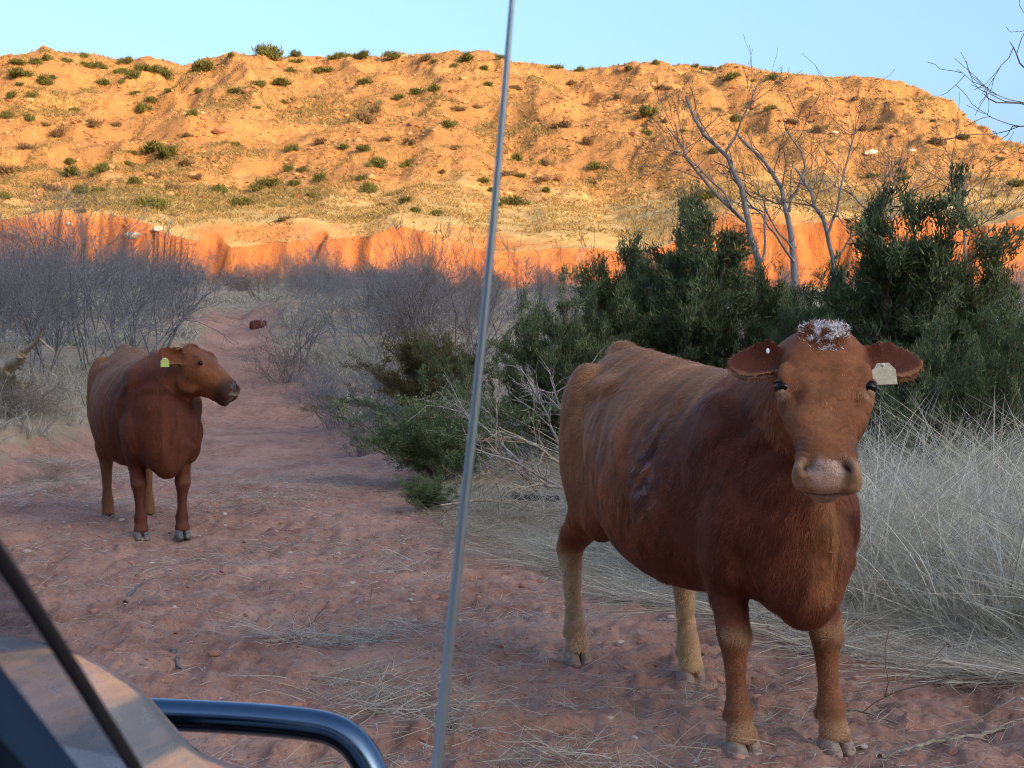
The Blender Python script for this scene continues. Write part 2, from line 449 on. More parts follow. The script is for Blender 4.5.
JUN = [juniper(1, 2.5, 1.0, 60, 52000, .4), juniper(2, 3.0, .75, 62, 52000, .9), juniper(3, 2.2, 1.35, 60, 54000, .25),
       juniper(4, 1.9, 1.1, 55, 36000, .2, (.11, .10, .042), (.21, .185, .085)),
       juniper(5, 1.0, 1.2, 60, 36000, .0, (.10, .15, .065), (.26, .32, .15))]
JREF = []
for j_ in JUN:
    z_ = np.empty(len(j_[0].vertices) * 3, np.float32); j_[0].vertices.foreach_get('co', z_); JREF.append(float(np.percentile(z_[2::3], 99.6)))
M_NAME = [M_LEAF, M_BARK, M_BARK]
def place_juniper(k, px, d, topy, label, wscale=1.0, rz=None, name="juniper_bush", cat="juniper"):
    b = at(px, d); h = CH + (HOR - topy) / F * d - b[2]
    s = h / JREF[k]
    o = empty(name, b, rz if rz is not None else random.uniform(0, 6.28))
    o.scale = (s * wscale, s * wscale, s)
    for nm, me, mt in zip(("crown", "trunk", "limbs"), JUN[k], M_NAME): obj(nm, me, mt, o)
    return tag(o, label, cat, "green junipers beside the track")
place_juniper(2, 540, 15.0, 283, "broad dark juniper left of the near cow's rump, behind dead branches", .95)
place_juniper(0, 607, 16.0, 262, "dark juniper rising just above the near cow's tail head")
place_juniper(1, 683, 15.5, 203, "tall pointed juniper spire behind the near cow's back", 1.0)
place_juniper(0, 646, 17.0, 240, "narrow juniper close to the left of the tall spire", .8)
place_juniper(2, 735, 16.5, 300, "low wide juniper right of the tall spire, behind the cow's ear", .9)
place_juniper(0, 762, 15.8, 270, "small juniper filling the gap left of the cow's poll, by the bare trunks", .9)
place_juniper(2, 800, 15.0, 272, "dense juniper straight behind the near cow's head, under bare trees", .9)
place_juniper(1, 908, 13.5, 190, "largest dark juniper at right, top reaching over the mesa slope", 1.05)
place_juniper(0, 866, 14.0, 262, "juniper between the cow's head and the largest juniper", .8)
place_juniper(0, 968, 13.0, 252, "juniper with spiky top right of the largest one", .95)
place_juniper(2, 1010, 11.8, 318, "low spreading juniper at the right edge behind pale grass", 1.0)
place_juniper(2, 905, 12.0, 305, "low front juniper beneath the largest one, behind the tagged ear", 1.05)
place_juniper(3, 424, 19.5, 333, "olive-brown juniper beside the track, left of the antenna", 1.7, cat="juniper")
place_juniper(4, 434, 14.0, 380, "bright green low juniper boughs spilling toward the track", 1.7)
place_juniper(4, 425, 12.0, 470, "tiny green juniper sprig low at the track edge", 1.7)
place_juniper(3, 8, 19.0, 372, "small olive juniper at the left picture edge above the log", .8)

# ------------------------------------------------------------------ bare brush
MESQ = [bush_mesh("branches", 20 + i, 9, 2.5, .017, 3, (3, 5), .6) for i in range(5)]
LOWB = [bush_mesh("branches", 40 + i, 22, 1.1, .008, 3, (3, 4), 1.0, .9, rmin=.0025) for i in range(3)]
def place_bush(lst, k, px, d, h, label, group, mat=M_TWIG, wide=1.0, ref=2.5, name="bare_bush", cat="bush"):
    b = at(px, d, .05); s = h / ref
    me = lst[k % len(lst)]
    key = me.name + mat.name
    if len(me.materials) and me.materials[0] != mat:
        if key not in BM: BM[key] = me.copy(); BM[key].materials.clear(); BM[key].materials.append(mat)
        me = BM[key]
    o = obj(name, me, mat, None, b, random.uniform(0, 6.28), (s * wide, s * wide, s))
    return tag(o, label, cat, group)
BM = {}
G1 = "bare grey brush left of the track"
for px, d, h, lb in ((-20, 22, 2.9, "grey leafless bush cut off by the left picture edge"), (42, 23, 2.7, "grey leafless bush behind the pale log at far left"),
                     (98, 24, 2.9, "tall many-stemmed leafless bush left of the far cow's rump"), (150, 27, 2.8, "leafless bush right above the far cow's back"),
                     (60, 28, 3.2, "taller leafless bush behind the left front row of brush"), (10, 27, 3.0, "leafless bush second from the left edge, behind"),
                     (120, 32, 3.0, "leafless bush half hidden in the left thicket")):
    place_bush(MESQ, int(abs(px)), px, d, h, lb, G1, M_TWIG, 1.1)
G2 = "bare brush filling the valley below the cut bank"
rb = np.random.default_rng(77)
def brush_label(px, d):
    side = "left of the crest" if px < 205 else ("between crest and antenna" if px < 470 else "behind the right junipers")
    row = "in the valley's front row" if d < 50 else ("in the mid valley" if d < 68 else "at the red bank's foot")
    return "grey leafless bush " + row + ", " + side, "bare valley brush " + row + ", " + side
cnt = 0
for i in range(700):
    if cnt >= 150: break
    d = rb.uniform(34, 84); px = rb.uniform(-60, 1090)
    if d < 50 and px > 560: continue
    x = (px - 512) / F * d
    if track_mask(np.array([x]), np.array([d]))[0] > .02 or (d < 46 and abs(px - 245) < 50): continue
    place_bush(MESQ, cnt, px, d, (rb.uniform(1.2, 2.3) if px > 130 else rb.uniform(1.3, 2.2)), *brush_label(px, d), M_TWIG if rb.random() < .7 else M_TWIG2, rb.uniform(.9, 1.4))
    cnt += 1
for i in range(34):
    d = rb.uniform(27, 50); px = rb.choice([rb.uniform(-20, 175), rb.uniform(300, 490)]); x = (px - 512) / F * d
    if track_mask(np.array([x]), np.array([d]))[0] > .02: continue
    place_bush(MESQ, i + 2, px, d, rb.uniform(1.0, 1.9), "shorter grey leafless bush filling the thicket " + ("left of the far cow's head" if px < 200 else "between track and antenna"), "shorter thicket bushes, " + ("left" if px < 200 else "center"), M_TWIG, rb.uniform(1.1, 1.5))
for i in range(46):
    d = rb.uniform(72, 90); px = rb.uniform(-20, 560)
    place_bush(LOWB, i, px, d, rb.uniform(.7, 1.4), "low dense dry bush along the foot of the red bank, " + ("left half" if px < 260 else "right half"), "low bushes at the bank's foot, " + ("left" if px < 260 else "right"), M_TWIG2 if i % 2 else M_TWIG, rb.uniform(1, 1.6), 1.05)
G3 = "brush right of the track"
for px, d, h, lb, mt, ls in ((300, 30, 2.0, "leafless bush where the track bends, right of the crest", M_TWIG, MESQ), (345, 33, 2.4, "leafless bush right of the track crest, second row", M_TWIG, MESQ),
                     (395, 30, 2.6, "grey leafless bush behind the olive juniper", M_TWIG, MESQ), (440, 27, 2.9, "dark purple-grey leafless bush behind the antenna", M_TWIG2, MESQ),
                     (480, 25, 2.8, "leafless bush just right of the antenna, above the juniper", M_TWIG2, MESQ), (415, 34, 2.9, "tall leafless bush between antenna and track, behind", M_TWIG, MESQ),
                     (283, 27, 1.0, "small tan twiggy bush at the right rim of the upper track", M_TWIG2, LOWB), (341, 22, 1.05, "dense low blue-grey bush right of the track bend", M_TWIG, LOWB),
                     (362, 18, .62, "small grey bush at the track edge below the low dense bush", M_TWIG, LOWB), (322, 25, .8, "low grey bush touching the dense blue-grey bush", M_TWIG, LOWB),
                     (385, 21, .9, "low grey bush left of the olive juniper's foot", M_TWIG, LOWB)):
    place_bush(ls, int(px), px, d, h, lb, G3, mt, 1.15 if ls is MESQ else 1.0, 2.5 if ls is MESQ else 1.05)
for px, d, h, lb in ((600, 17.5, 2.6, "thin leafless shrub poking above junipers left of the spire"), (655, 18, 3.0, "thin leafless shrub beside the tall juniper spire"), (718, 17.5, 2.9, "thin leafless shrub right of the juniper spire"),
                     (940, 15.5, 3.3, "thin leafless shrub beside the largest juniper's top"), (575, 19, 2.3, "leafless shrub behind the broad juniper left of the cow")):
    place_bush(MESQ, int(px), px, d, h, lb, "thin bare shrubs among the junipers", M_TWIG2, .55)

# ------------------------------------------------------------------ bare trees behind the near cow
def bare_tree(label, d, trunk_px, branches, r0, seed, twig=2, mat=M_PALE, ntw=10, name="bare_tree"):
    """trunk_px: pixel polyline of the main stem; branches: further stems starting on it"""
    rnd = np.random.default_rng(seed)
    base = at(trunk_px[0][0], d, .1)
    o = empty(name, base)
    def w(poly, d0, dd):
        return np.array([np.array([(px - 512) / F * (d0 + dd * i), d0 + dd * i, CH + (HOR - py) / F * (d0 + dd * i)]) - base for i, (px, py) in enumerate(poly)])
    def dense(P, n):
        t = np.linspace(0, len(P) - 1, n); i = np.minimum(t.astype(int), len(P) - 2); f = (t - i)[:, None]
        Q = P[i] * (1 - f) + P[i + 1] * f
        Q[1:-1] += rnd.normal(size=(n - 2, 3)) * .018
        return Q
    T = w(trunk_px, d, .06); T[0] = 0
    T = dense(T, 12); RT = np.linspace(r0 * .62, r0 * .2, 12)
    v, q = tubes([(T, RT)], 8); obj("trunk", mesh_np("trunk", v, quads=q), mat, o)
    tw = []
    lims = [(T, RT)]
    for k, (poly, rr) in enumerate(branches):
        B = dense(w(poly, d, rnd.uniform(-.14, .14)), 9); RB = np.linspace(rr, rr * .3, 9); RB = RB * .62; lims.append((B, RB))
        v, q = tubes([(B, RB)], 6); obj("limb", mesh_np("limb", v, quads=q), mat, o)
    for P, R in lims:
        for k in range(ntw):
            i = rnd.integers(len(P) // 3, len(P) - 1); dr = nrm(P[i + 1] - P[i])
            grow(tw, P[i], nrm(dr + rnd.normal(size=3) * .55), rnd.uniform(.35, .85), max(R[i] * .35, .0045), twig - 1, rnd, 6, .2, .05, (2, 4), .9, .6, None, .0032)
    v, q = tubes(tw, 3); obj("twigs", mesh_np("twigs", v, quads=q), M_TWIG2, o)
    return tag(o, label, "tree", "bare trees behind the junipers")
bare_tree("leftmost bare tree behind the cow's head, crooked and spreading left", 18.0,
          [(766, 345), (762, 280), (756, 250), (745, 222), (744, 190), (735, 168), (726, 152), (708, 140), (694, 118), (686, 96)],
          [([(745, 222), (725, 202), (704, 176), (684, 157), (684, 145), (668, 128)], .045), ([(726, 152), (732, 143), (741, 125), (748, 105), (757, 86)], .03),
           ([(745, 222), (722, 190), (700, 165), (676, 150), (662, 150)], .025), ([(762, 262), (766, 240), (764, 215), (748, 206), (720, 199)], .03)], .085, 5)
bare_tree("middle bare tree behind the cow's head with red-brown side limb", 18.6,
          [(797, 345), (795, 270), (792, 240), (788, 222), (786, 205), (780, 190), (773, 170), (760, 156), (745, 142), (738, 135)],
          [([(789, 212), (791, 196), (802, 180), (807, 166), (800, 150), (790, 135), (784, 122)], .034), ([(794, 262), (780, 240), (768, 225), (752, 205), (742, 196)], .03),
           ([(793, 250), (775, 225), (760, 195), (752, 180)], .026)], .08, 6)
bare_tree("rightmost of three bare trees, slender and forked, above the low junipers", 17.4,
          [(838, 345), (836, 282), (833, 255), (827, 232), (820, 212), (812, 194), (805, 180), (795, 168)],
          [([(828, 235), (834, 215), (839, 190), (845, 168), (851, 140), (853, 120)], .03), ([(834, 262), (850, 240), (872, 222), (888, 212), (905, 205)], .022),
           ([(878, 228), (868, 210), (852, 195), (836, 186), (820, 180)], .022), ([(858, 250), (848, 232), (838, 216), (832, 206)], .018)], .062, 7)
bare_tree("slim bare sapling above the right junipers, left of the largest top", 17.0,
          [(893, 345), (892, 250), (890, 215), (889, 185), (892, 160)], [([(891, 235), (884, 205), (880, 190)], .014), ([(891, 225), (905, 200), (915, 192)], .012)], .028, 8)
bare_tree("slim grey bare sapling just right of the largest juniper", 15.0,
          [(966, 345), (965, 240), (963, 205), (962, 172)], [([(965, 232), (985, 222), (1005, 214)], .014), ([(964, 215), (955, 190), (950, 182)], .01)], .03, 9)
bare_tree("bare tree outside the right edge, dark twigs reaching into the sky", 11.0,
          [(1085, 420), (1082, 300), (1075, 200), (1062, 120), (1050, 60), (1042, 0)],
          [([(1068, 150), (1050, 112), (1030, 104), (1010, 106), (990, 104), (984, 94)], .018), ([(1058, 100), (1040, 80), (1022, 60), (1010, 42)], .018),
           ([(1072, 180), (1050, 142), (1030, 128), (1014, 128), (1000, 140)], .015)], .07, 10, 2, M_TWIG2, 2)

# ------------------------------------------------------------------ mesa shrubs
def clump_mesh(seed, n=900, hgt=.8, colA=(.075, .085, .022), colB=(.17, .165, .05)):
    r = np.random.default_rng(seed)
    ctr = np.concatenate([r.normal(size=(9, 2)) * .24, r.uniform(.12, .5, (9, 1)) * hgt], 1)
    i = r.integers(0, 9, n); root = ctr[i] + r.normal(size=(n, 3)) * np.array([.13, .13, .12 * hgt]); root[:, 2] = np.abs(root[:, 2])
    d = nrm(r.normal(size=(n, 3)) * .6 + np.array([0, 0, .9]) + (root - [0, 0, .2]) * .8)
    k = r.random((n, 1)); col = np.array(colA) * (1 - k) + np.array(colB) * k
    v, f, c = blades(root, d, r.uniform(.12, .3, n), r.uniform(.03, .07, n), r.normal(size=(n, 3)) * .1, 2, col, r)
    return mesh_np("shrub", v, tris=f, col=c, smooth=False)
SH = [clump_mesh(60 + i) for i in range(5)]
SHB = [clump_mesh(70 + i, 700, .75, (.13, .085, .045), (.25, .17, .09)) for i in range(4)]
c5 = """45,58,22 85,55,20 122,46,14 170,55,16 215,42,12 325,58,18 370,72,25 515,68,30 593,42,10 690,36,32 755,38,20 765,50,24 865,38,24 925,40,28 1005,46,20
48,85,32 110,105,28 135,97,12 30,145,16 85,142,18 50,115,12 265,108,24 250,65,22 210,60,14 305,80,18 340,98,20 310,107,16 347,135,16 400,78,24 425,90,30 435,130,14 190,178,16
370,178,26 385,155,20 490,188,16 507,133,14 715,105,26 745,75,22 825,75,28 935,105,22 610,130,20 660,110,20 727,158,18 655,172,12 18,195,20 75,205,18 230,215,26b 120,215,24b 300,215,20b
390,272,40 430,292,34 340,288,16 180,312,16 185,340,26 255,335,28 330,318,16 607,268,20 748,278,20 825,258,22b 880,280,16 930,280,18 740,330,20 778,330,22 820,355,22 755,368,16 690,365,34
665,380,24 563,382,30 505,355,22b 625,415,30 800,402,20 920,350,24 945,382,26 965,318,28 380,420,40 205,390,24 260,390,24 345,362,28 130,375,30b 70,270,30b 150,240,30b 30,330,30b 5,400,20
210,448,16b 410,300,14 470,320,20b 440,375,26b 395,345,30b 930,200,36b 985,255,20b 730,455,24b 620,405,30b 480,245,16b"""
c6 = """15,40,18 90,48,24 170,45,26b 190,55,14 270,46,26 365,43,16 505,68,20 560,75,14 690,76,14 760,60,14 860,68,12 892,76,16 948,92,24 15,108,18 150,130,20 195,122,20 100,152,16 322,74,16 240,65,14
15,210,26b 40,180,20b 10,280,14 45,320,24b 118,320,20 125,262,20b 230,217,20 212,215,12b 245,275,16b 255,175,16b 300,170,14b 333,115,14 400,125,14b 515,215,26b 405,305,18 210,340,18b 30,382,24 8,350,16
110,410,28 60,420,16b 145,438,16 195,442,24 315,362,20 335,385,14 400,412,30 355,422,12 380,340,20b 410,350,14 480,315,22b 475,385,18 465,358,18b 605,322,28 735,190,26 780,210,14b 660,145,14b
775,120,26b 735,240,16 690,185,14b 720,195,18b 965,205,18 915,175,20b 890,400,30 580,265,20b 580,165,16b 545,110,16b 830,232,10 905,290,16"""
c7 = """100,188,12 135,197,14 200,215,24 318,218,20 258,228,10 310,302,18 217,330,22 598,492,26 690,500,16 850,388,22 765,340,12 955,448,14 935,552,14 960,598,16 1005,520,24 445,370,24b 370,350,20b
160,305,20b 570,365,18b 620,358,18b 770,400,26b 550,280,14b 150,430,16 475,430,20b 735,318,10b"""
seen = []; SHL = []
for txt, ox, oy, sc_ in ((c5, 0, 40, 2.56), (c6, 360, 40, 2.56), (c7, 660, 0, 2.813)):
    for tok in txt.split():
        br = tok.endswith('b'); a, b, c = (float(q) for q in tok.rstrip('b').split(','))
        px, py, w = ox + a / sc_, oy + b / sc_, c / sc_
        if any(abs(px - u) < 5 and abs(py - v) < 4 for u, v in seen): continue
        seen.append((px, py))
        p = hit(px, py + w * .32); s = w / F * p[1] * 1.35
        lst = SHB if br else SH
        sky_y = np.interp(px, SKX, SKY_)
        cell = ("far left", "left", "left of center", "right of center", "right", "far right")[min(5, max(0, int(px / 171)))]
        where = "on the mesa's skyline rim" if py < sky_y + 8 else ("on the upper mesa face" if py < 110 else ("on the middle mesa face" if py < 150 else ("on the lower mesa face" if py < 180 else "on the mesa's grassy foot")))
        o = obj("dry_shrub" if br else "green_shrub", lst[len(seen) % len(lst)], M_LEAF, None, p - np.array([0, 0, .12 * s]), random.uniform(0, 6.28), (s * random.uniform(.8, 1.5), s * random.uniform(.8, 1.3), s * random.uniform(.75, 1.35)))
        size = "tiny" if w < 6.5 else ("small" if w < 9.5 else "bushy")
        SHL.append((size + (" grey-brown dry shrub " if br else " olive-green shrub ") + where + ", " + cell, px, o, ("dry" if br else "green") + " shrubs " + where))
ORD = ("first", "second", "third", "fourth", "fifth", "sixth", "seventh", "eighth", "ninth", "tenth")
for lab in sorted({q[0] for q in SHL}):
    same = sorted([q for q in SHL if q[0] == lab], key=lambda q: q[1])
    for i, q in enumerate(same):
        tag(q[2], lab + ("" if len(same) == 1 else ", " + ORD[i] + " from left"), "shrub", q[3])

# rocks on the mesa and at the cut bank
def rock_mesh(seed, flat=.6, n=10):
    r = np.random.default_rng(seed); import bmesh
    bm = bmesh.new(); bmesh.ops.create_icosphere(bm, subdivisions=2, radius=.5)
    pl = [(Vector(r.normal(size=3)).normalized(), r.uniform(.26, .44)) for _ in range(n)]
    for v in bm.verts:
        for nn, dd in pl:
            k = v.co.dot(nn) - dd
            if k > 0: v.co -= nn * k
        v.co.z *= flat
    me = bpy.data.meshes.new("rock"); bm.to_mesh(me); bm.free(); return me
def mat_rock(name, c1, c2, sc=2.0):
    m = Mat(name); m.base(m.ramp(m.noise(sc, 8, .65), [(.3, c1), (.7, c2)])); m.normal(m.bump(m.noise(sc * 5, 6, .65), .6, .1)); m.set(Roughness=.9); return m.m
M_ROCK = mat_rock("pale_rock", (.42, .36, .30), (.60, .54, .47)); M_RROCK = mat_rock("red_rock", (.20, .085, .045), (.36, .17, .09))
RK = [rock_mesh(i) for i in range(4)]; RKR = [rock_mesh(10 + i) for i in range(4)]
for k, (px, py, w, red, lb) in enumerate(((134, 247, 24, 0, "pale blocky boulder at the foot of the red bank, left"), (158, 250, 14, 0, "small pale rock right of the blocky boulder at the bank"),
      (70, 247, 10, 0, "small pale rock left of the blocky boulder, at the bank's foot"), (637, 135, 20, 1, "dark shaded rock outcrop high on the mesa face, center"), (222, 134, 20, 1, "dark rock outcrop in the gully on the left mesa face"),
      (246, 92, 14, 1, "dark rock below the skyline hump of the mesa, left"), (380, 140, 12, 1, "reddish boulder on the mesa face between two dry shrubs"), (871, 153, 16, 0, "pale rock on the right shoulder of the mesa"),
      (950, 210, 18, 0, "pale flat rock above the right junipers on the mesa foot"), (728, 122, 6, 0, "tiny bright white rock on the upper mesa face"), (912, 152, 12, 0, "small pale rock right of the shoulder rock"),
      (835, 133, 9, 0, "small pale rock near the top of the right mesa face"), (588, 322-196, 12, 1, "reddish rock on the mesa face right of center"), (10, 240, 22, 1, "dark rock at the shaded left end of the bank"))):
    p = hit(px, py); s = w / F * p[1]
    tag(obj("boulder", (RKR if red else RK)[k % 4], M_RROCK if red else M_ROCK, None, p, random.uniform(0, 6.28), (s, s * .8, s * .8)), lb, "rock", "rocks on the mesa")

# ------------------------------------------------------------------ grass and litter (stuff)
def grass_field(name, label, roots, hgt, wid, lean, colA, colB, seg=3, droop=.5, seed=1, cat="grass", mat=M_STRAW):
    r = np.random.default_rng(seed); N = len(roots)
    d = nrm(r.normal(size=(N, 3)) * lean * np.array([1, 1, .3]) + np.array([0, 0, 1.0]))
    b = r.normal(size=(N, 3)) * droop * np.array([1, 1, .25]) - np.array([0, 0, droop * .35])
    k = r.random((N, 1)); col = np.array(colA) * (1 - k) + np.array(colB) * k
    v, f, c = blades(roots, d, hgt, wid, b, seg, col, r)
    o = obj(name, mesh_np(name, v, tris=f, col=c, smooth=False), mat); return tag(o, label, cat, None, "stuff")

def sample(n, xr, yr, seed, keep):
    r = np.random.default_rng(seed); out = []; tot = 0
    while tot < n:
        x = r.uniform(*xr, 40000); y = r.uniform(*yr, 40000); m = keep(x, y, r); out.append(np.stack([x[m], y[m]], 1)); tot += m.sum()
    p = np.concatenate(out)[:n]; return np.concatenate([p, H(p[:, 0], p[:, 1])[:, None] - .01], 1)

def tufted(sc, th, seed):
    return lambda x, y: vnoise(x * sc, y * sc, seed) + .5 * vnoise(x * sc * 2.3, y * sc * 2.3, seed + 1) > th
# tall pale grass on the right, behind and beside the near cow
def kr(x, y, r):
    e = np.interp(y, TY, TR) + .25 + .35 * vnoise(x * 1.3, y * 1.3, 301)
    return (x > e) & (x < 5.2) & (x > .10 * y) & tufted(1.6, -.35, 303)(x, y)
CT = sample(1500, (0.3, 5.2), (5.2, 12.5), 401, kr); r_ = np.random.default_rng(5)
ci = r_.choice(len(CT), 46000, p=(lambda q: q / q.sum())(r_.lognormal(0, .7, len(CT))))
off = r_.normal(size=(len(ci), 2)) * .07; ch = r_.uniform(.45, 1.25, len(CT)); ct = r_.normal(size=(len(CT), 2)) * .28; cb = r_.uniform(.6, 1.15, (len(CT), 1)); cbl = r_.random((len(CT), 1))
P = CT[ci].copy(); P[:, :2] += off; P[:, 2] = H(P[:, 0], P[:, 1]) - .01
edge = sstep(0.05, 1.1, P[:, 0] - np.interp(P[:, 1], TY, TR))
N = len(P); LL = (.20 + .78 * edge) * ch[ci] * r_.uniform(.35, 1.2, N)
dv = nrm(np.concatenate([np.clip(off * 3.0 + ct[ci] * .8 + r_.normal(size=(N, 2)) * .18, -.8, .8), np.ones((N, 1))], 1))
bd = np.concatenate([off * 3 + ct[ci] * .7 + r_.normal(size=(N, 2)) * .30, -np.abs(r_.normal(size=(N, 1))) * .28], 1); bl_ = np.linalg.norm(bd, axis=1, keepdims=True); bd = bd * np.minimum(1, .75 / bl_)
kk = r_.random((N, 1)); colg = (np.array([.54, .46, .32]) * (1 - kk) + np.array([.92, .86, .72]) * kk) * cb[ci]
brk = r_.random(N) < .12; bd[brk] *= 1.5
v_, f_, c_ = blades(P, dv, LL, r_.uniform(.0035, .0125, N), bd, 6, np.clip(colg, 0, .9), r_)
tag(obj("tall_dry_grass", mesh_np("tall_dry_grass", v_, tris=f_, col=c_, smooth=False), M_STRAW), "tall pale dry grass beside the near cow on the right", "grass", None, "stuff")
# matted straw at its edge
P = sample(15000, (0.2, 4.2), (4.9, 9.5), 402, lambda x, y, r: (np.abs(x - np.interp(y, TY, TR) - .25) < .55 + .3 * vnoise(x * 2, y * 2, 9)) & tufted(2.2, -.2, 305)(x, y))
r_ = np.random.default_rng(6); N = len(P)
def flat_straw(P, Lr, wr, lift, cA, cB, seed, name, label, bend=.4):
    r = np.random.default_rng(seed); N = len(P); a = r.uniform(0, 6.28, N)
    d = nrm(np.stack([np.cos(a), np.sin(a), r.uniform(-.05, lift, N)], 1)); P = P.copy(); P[:, 2] += .012 + r.uniform(0, .05, N) * lift
    b = r.normal(size=(N, 3)) * bend * np.array([1, 1, .12]); k = r.random((N, 1))
    v, f, c = blades(P, d, r.uniform(*Lr, N), r.uniform(*wr, N), b, 4, np.array(cA) * (1 - k) + np.array(cB) * k, r)
    return tag(obj(name, mesh_np(name, v, tris=f, col=c, smooth=False), M_STRAW), label, "straw", None, "stuff")
flat_straw(P, (.15, .5), (.003, .007), .45, (.42, .36, .26), (.78, .71, .58), 7, "matted_straw", "matted straw along the edge of the tall grass")
# grass along the dead branches left of the near cow and under the junipers
P = sample(16000, (-2.2, 2.5), (8.6, 15.5), 403, lambda x, y, r: (x > np.interp(y, TY, TR) + .15) & tufted(1.4, -.05, 307)(x, y)); r_ = np.random.default_rng(8)
grass_field("dry_grass_under_brush", "thin dry grass among dead branches and junipers", P, r_.uniform(.1, .42, len(P)), r_.uniform(.004, .009, len(P)), .7, (.40, .35, .26), (.74, .68, .56), 3, .8, 9)
P = sample(9000, (-1.6, 1.6), (7.8, 13.5), 410, lambda x, y, r: (x > np.interp(y, TY, TR) - .15) & (x < .13 * y))
flat_straw(P, (.06, .32), (.003, .007), .5, (.30, .23, .15), (.68, .60, .46), 17, "straw_mat", "brown and pale straw matted under the dead branches", .5)
# valley-floor and bank grass
P = sample(60000, (-24, 16), (14, 60), 404, lambda x, y, r: (track_mask(x, y) < .25) & (np.abs(x) < y * .42 + 1) & tufted(.55, .0, 309)(x, y) & (r.random(len(x)) < 18 / y)); r_ = np.random.default_rng(10)
grass_field("valley_grass", "pale bunch grass on the shaded valley floor", P, r_.uniform(.12, .5, len(P)), r_.uniform(.008, .02, len(P)) * (1 + P[:, 1] / 40), .5, (.26, .23, .17), (.56, .52, .42), 2, .5, 11)
# mesa bunch grass
P = sample(110000, (-75, 75), (92, 182), 405, lambda x, y, r: (np.abs(x) < y * .40 + 2) & (vnoise(x * .5, y * .5, 311) + .6 * vnoise(x * 1.4, y * 1.4, 312) > np.where(y < 128, -.35, .1))); r_ = np.random.default_rng(12)
P = P[H(P[:, 0], P[:, 1], False) > 8.5]
grass_field("mesa_grass", "golden bunch grass over the sunlit mesa slope", P, r_.uniform(.15, .42, len(P)), r_.uniform(.05, .12, len(P)), .5, (.22, .15, .05), (.55, .38, .15), 2, .4, 13)
# grey-olive scrub in loose patches on the lower left of the slope
P = sample(30000, (-75, 60), (96, 170), 409, lambda x, y, r: (np.abs(x) < y * .40 + 2) & (fbm(x * .10, y * .10, 421, 3) + .5 * vnoise(x * .7, y * .7, 425) > .35 + .012 * np.maximum(0, x + 20) + .012 * np.maximum(0, y - 140))); r_ = np.random.default_rng(29)
P = P[H(P[:, 0], P[:, 1], False) > 9.5]
grass_field("mesa_scrub", "low grey-olive scrub in patches over the mesa slope", P, r_.uniform(.25, .75, len(P)), r_.uniform(.05, .12, len(P)), .7, (.14, .115, .045), (.34, .27, .12), 2, .5, 30, "scrub", M_LEAF)
# loose stones over the mesa face
P = sample(12000, (-75, 75), (112, 182), 408, lambda x, y, r: (np.abs(x) < y * .40 + 2) & (vnoise(x * .2, y * .2, 411) > -.3)); r_ = np.random.default_rng(19)
STN = P
# straw litter on the track
P = sample(13000, (-6, 3.0), (4.2, 17), 406, lambda x, y, r: (track_mask(x, y) > .3) & (np.abs(x) < y * .42 + .3) & (tufted(.9, .25, 313)(x, y) | (r.random(len(x)) < .22)))
flat_straw(P, (.03, .16), (.0025, .005), .5, (.30, .25, .19), (.60, .54, .45), 14, "straw_litter", "scattered straw bits on the red dirt track", .35)
def streak(px, py, n, len_, sx, seed):
    c = hit(px, py); r = np.random.default_rng(seed)
    q = np.stack([c[0] + r.normal(size=n) * sx, c[1] + r.normal(size=n) * .10], 1); q = np.concatenate([q, H(q[:, 0], q[:, 1])[:, None]], 1); return q
P = np.concatenate([streak(310, 645, 220, .2, .18, 1), streak(375, 640, 160, .2, .10, 2), streak(385, 715, 260, .2, .13, 3), streak(445, 735, 160, .2, .09, 4), streak(405, 575, 90, .2, .15, 5), streak(350, 690, 100, .2, .1, 6),
                    streak(600, 765, 200, .2, .25, 7), streak(900, 650, 120, .1, .2, 8), streak(970, 660, 500, .1, .16, 9), streak(55, 468, 260, .1, .18, 10), streak(480, 560, 120, .1, .3, 11)])
flat_straw(P, (.05, .26), (.003, .006), .6, (.36, .31, .24), (.66, .6, .5), 15, "straw_clumps", "clumps of pale straw lying on the track", .5)
# small clods and pebbles
r_ = np.random.default_rng(16); P = sample(5200, (-4.5, 3), (4.2, 13), 407, lambda x, y, r: (track_mask(x, y) > .4) & (np.abs(x) < y * .42 + .2))
ico = rock_mesh(33, .8); iv = np.empty(len(ico.vertices) * 3, np.float32); ico.vertices.foreach_get("co", iv); iv = iv.reshape(-1, 3)
itr = np.array([p.vertices[:] for p in ico.polygons]); bpy.data.meshes.remove(ico)
s_ = r_.lognormal(-4.2, .6, len(P)).clip(.006, .065)
kk = (r_.random((len(P), 1)) < .12); cc = np.where(kk, np.array([.5, .42, .36]), np.array([.40, .20, .14]) * r_.uniform(.7, 1.25, (len(P), 1)))
def pebbles(name, label, P, s_, cc, r_, cat):
    an = r_.uniform(0, 6.28, len(P)); ca, sa = np.cos(an), np.sin(an)
    vv = iv[None] * s_[:, None, None] * np.array([1.2, .9, .8])
    vv = np.stack([vv[..., 0] * ca[:, None] - vv[..., 1] * sa[:, None], vv[..., 0] * sa[:, None] + vv[..., 1] * ca[:, None], vv[..., 2]], -1) + P[:, None]
    tag(obj(name, mesh_np(name, vv.reshape(-1, 3), tris=(np.arange(len(P))[:, None, None] * len(iv) + itr[None]).reshape(-1, 3), col=np.repeat(cc, len(iv), 0), smooth=False), M_CLOD), label, cat, None, "stuff")
M_CLOD = mat_veg("clods", .95, 0, .1)
pebbles("dirt_clods", "small clods and pebbles over the dirt track", P + [0, 0, .006], s_, cc, r_, "clods")
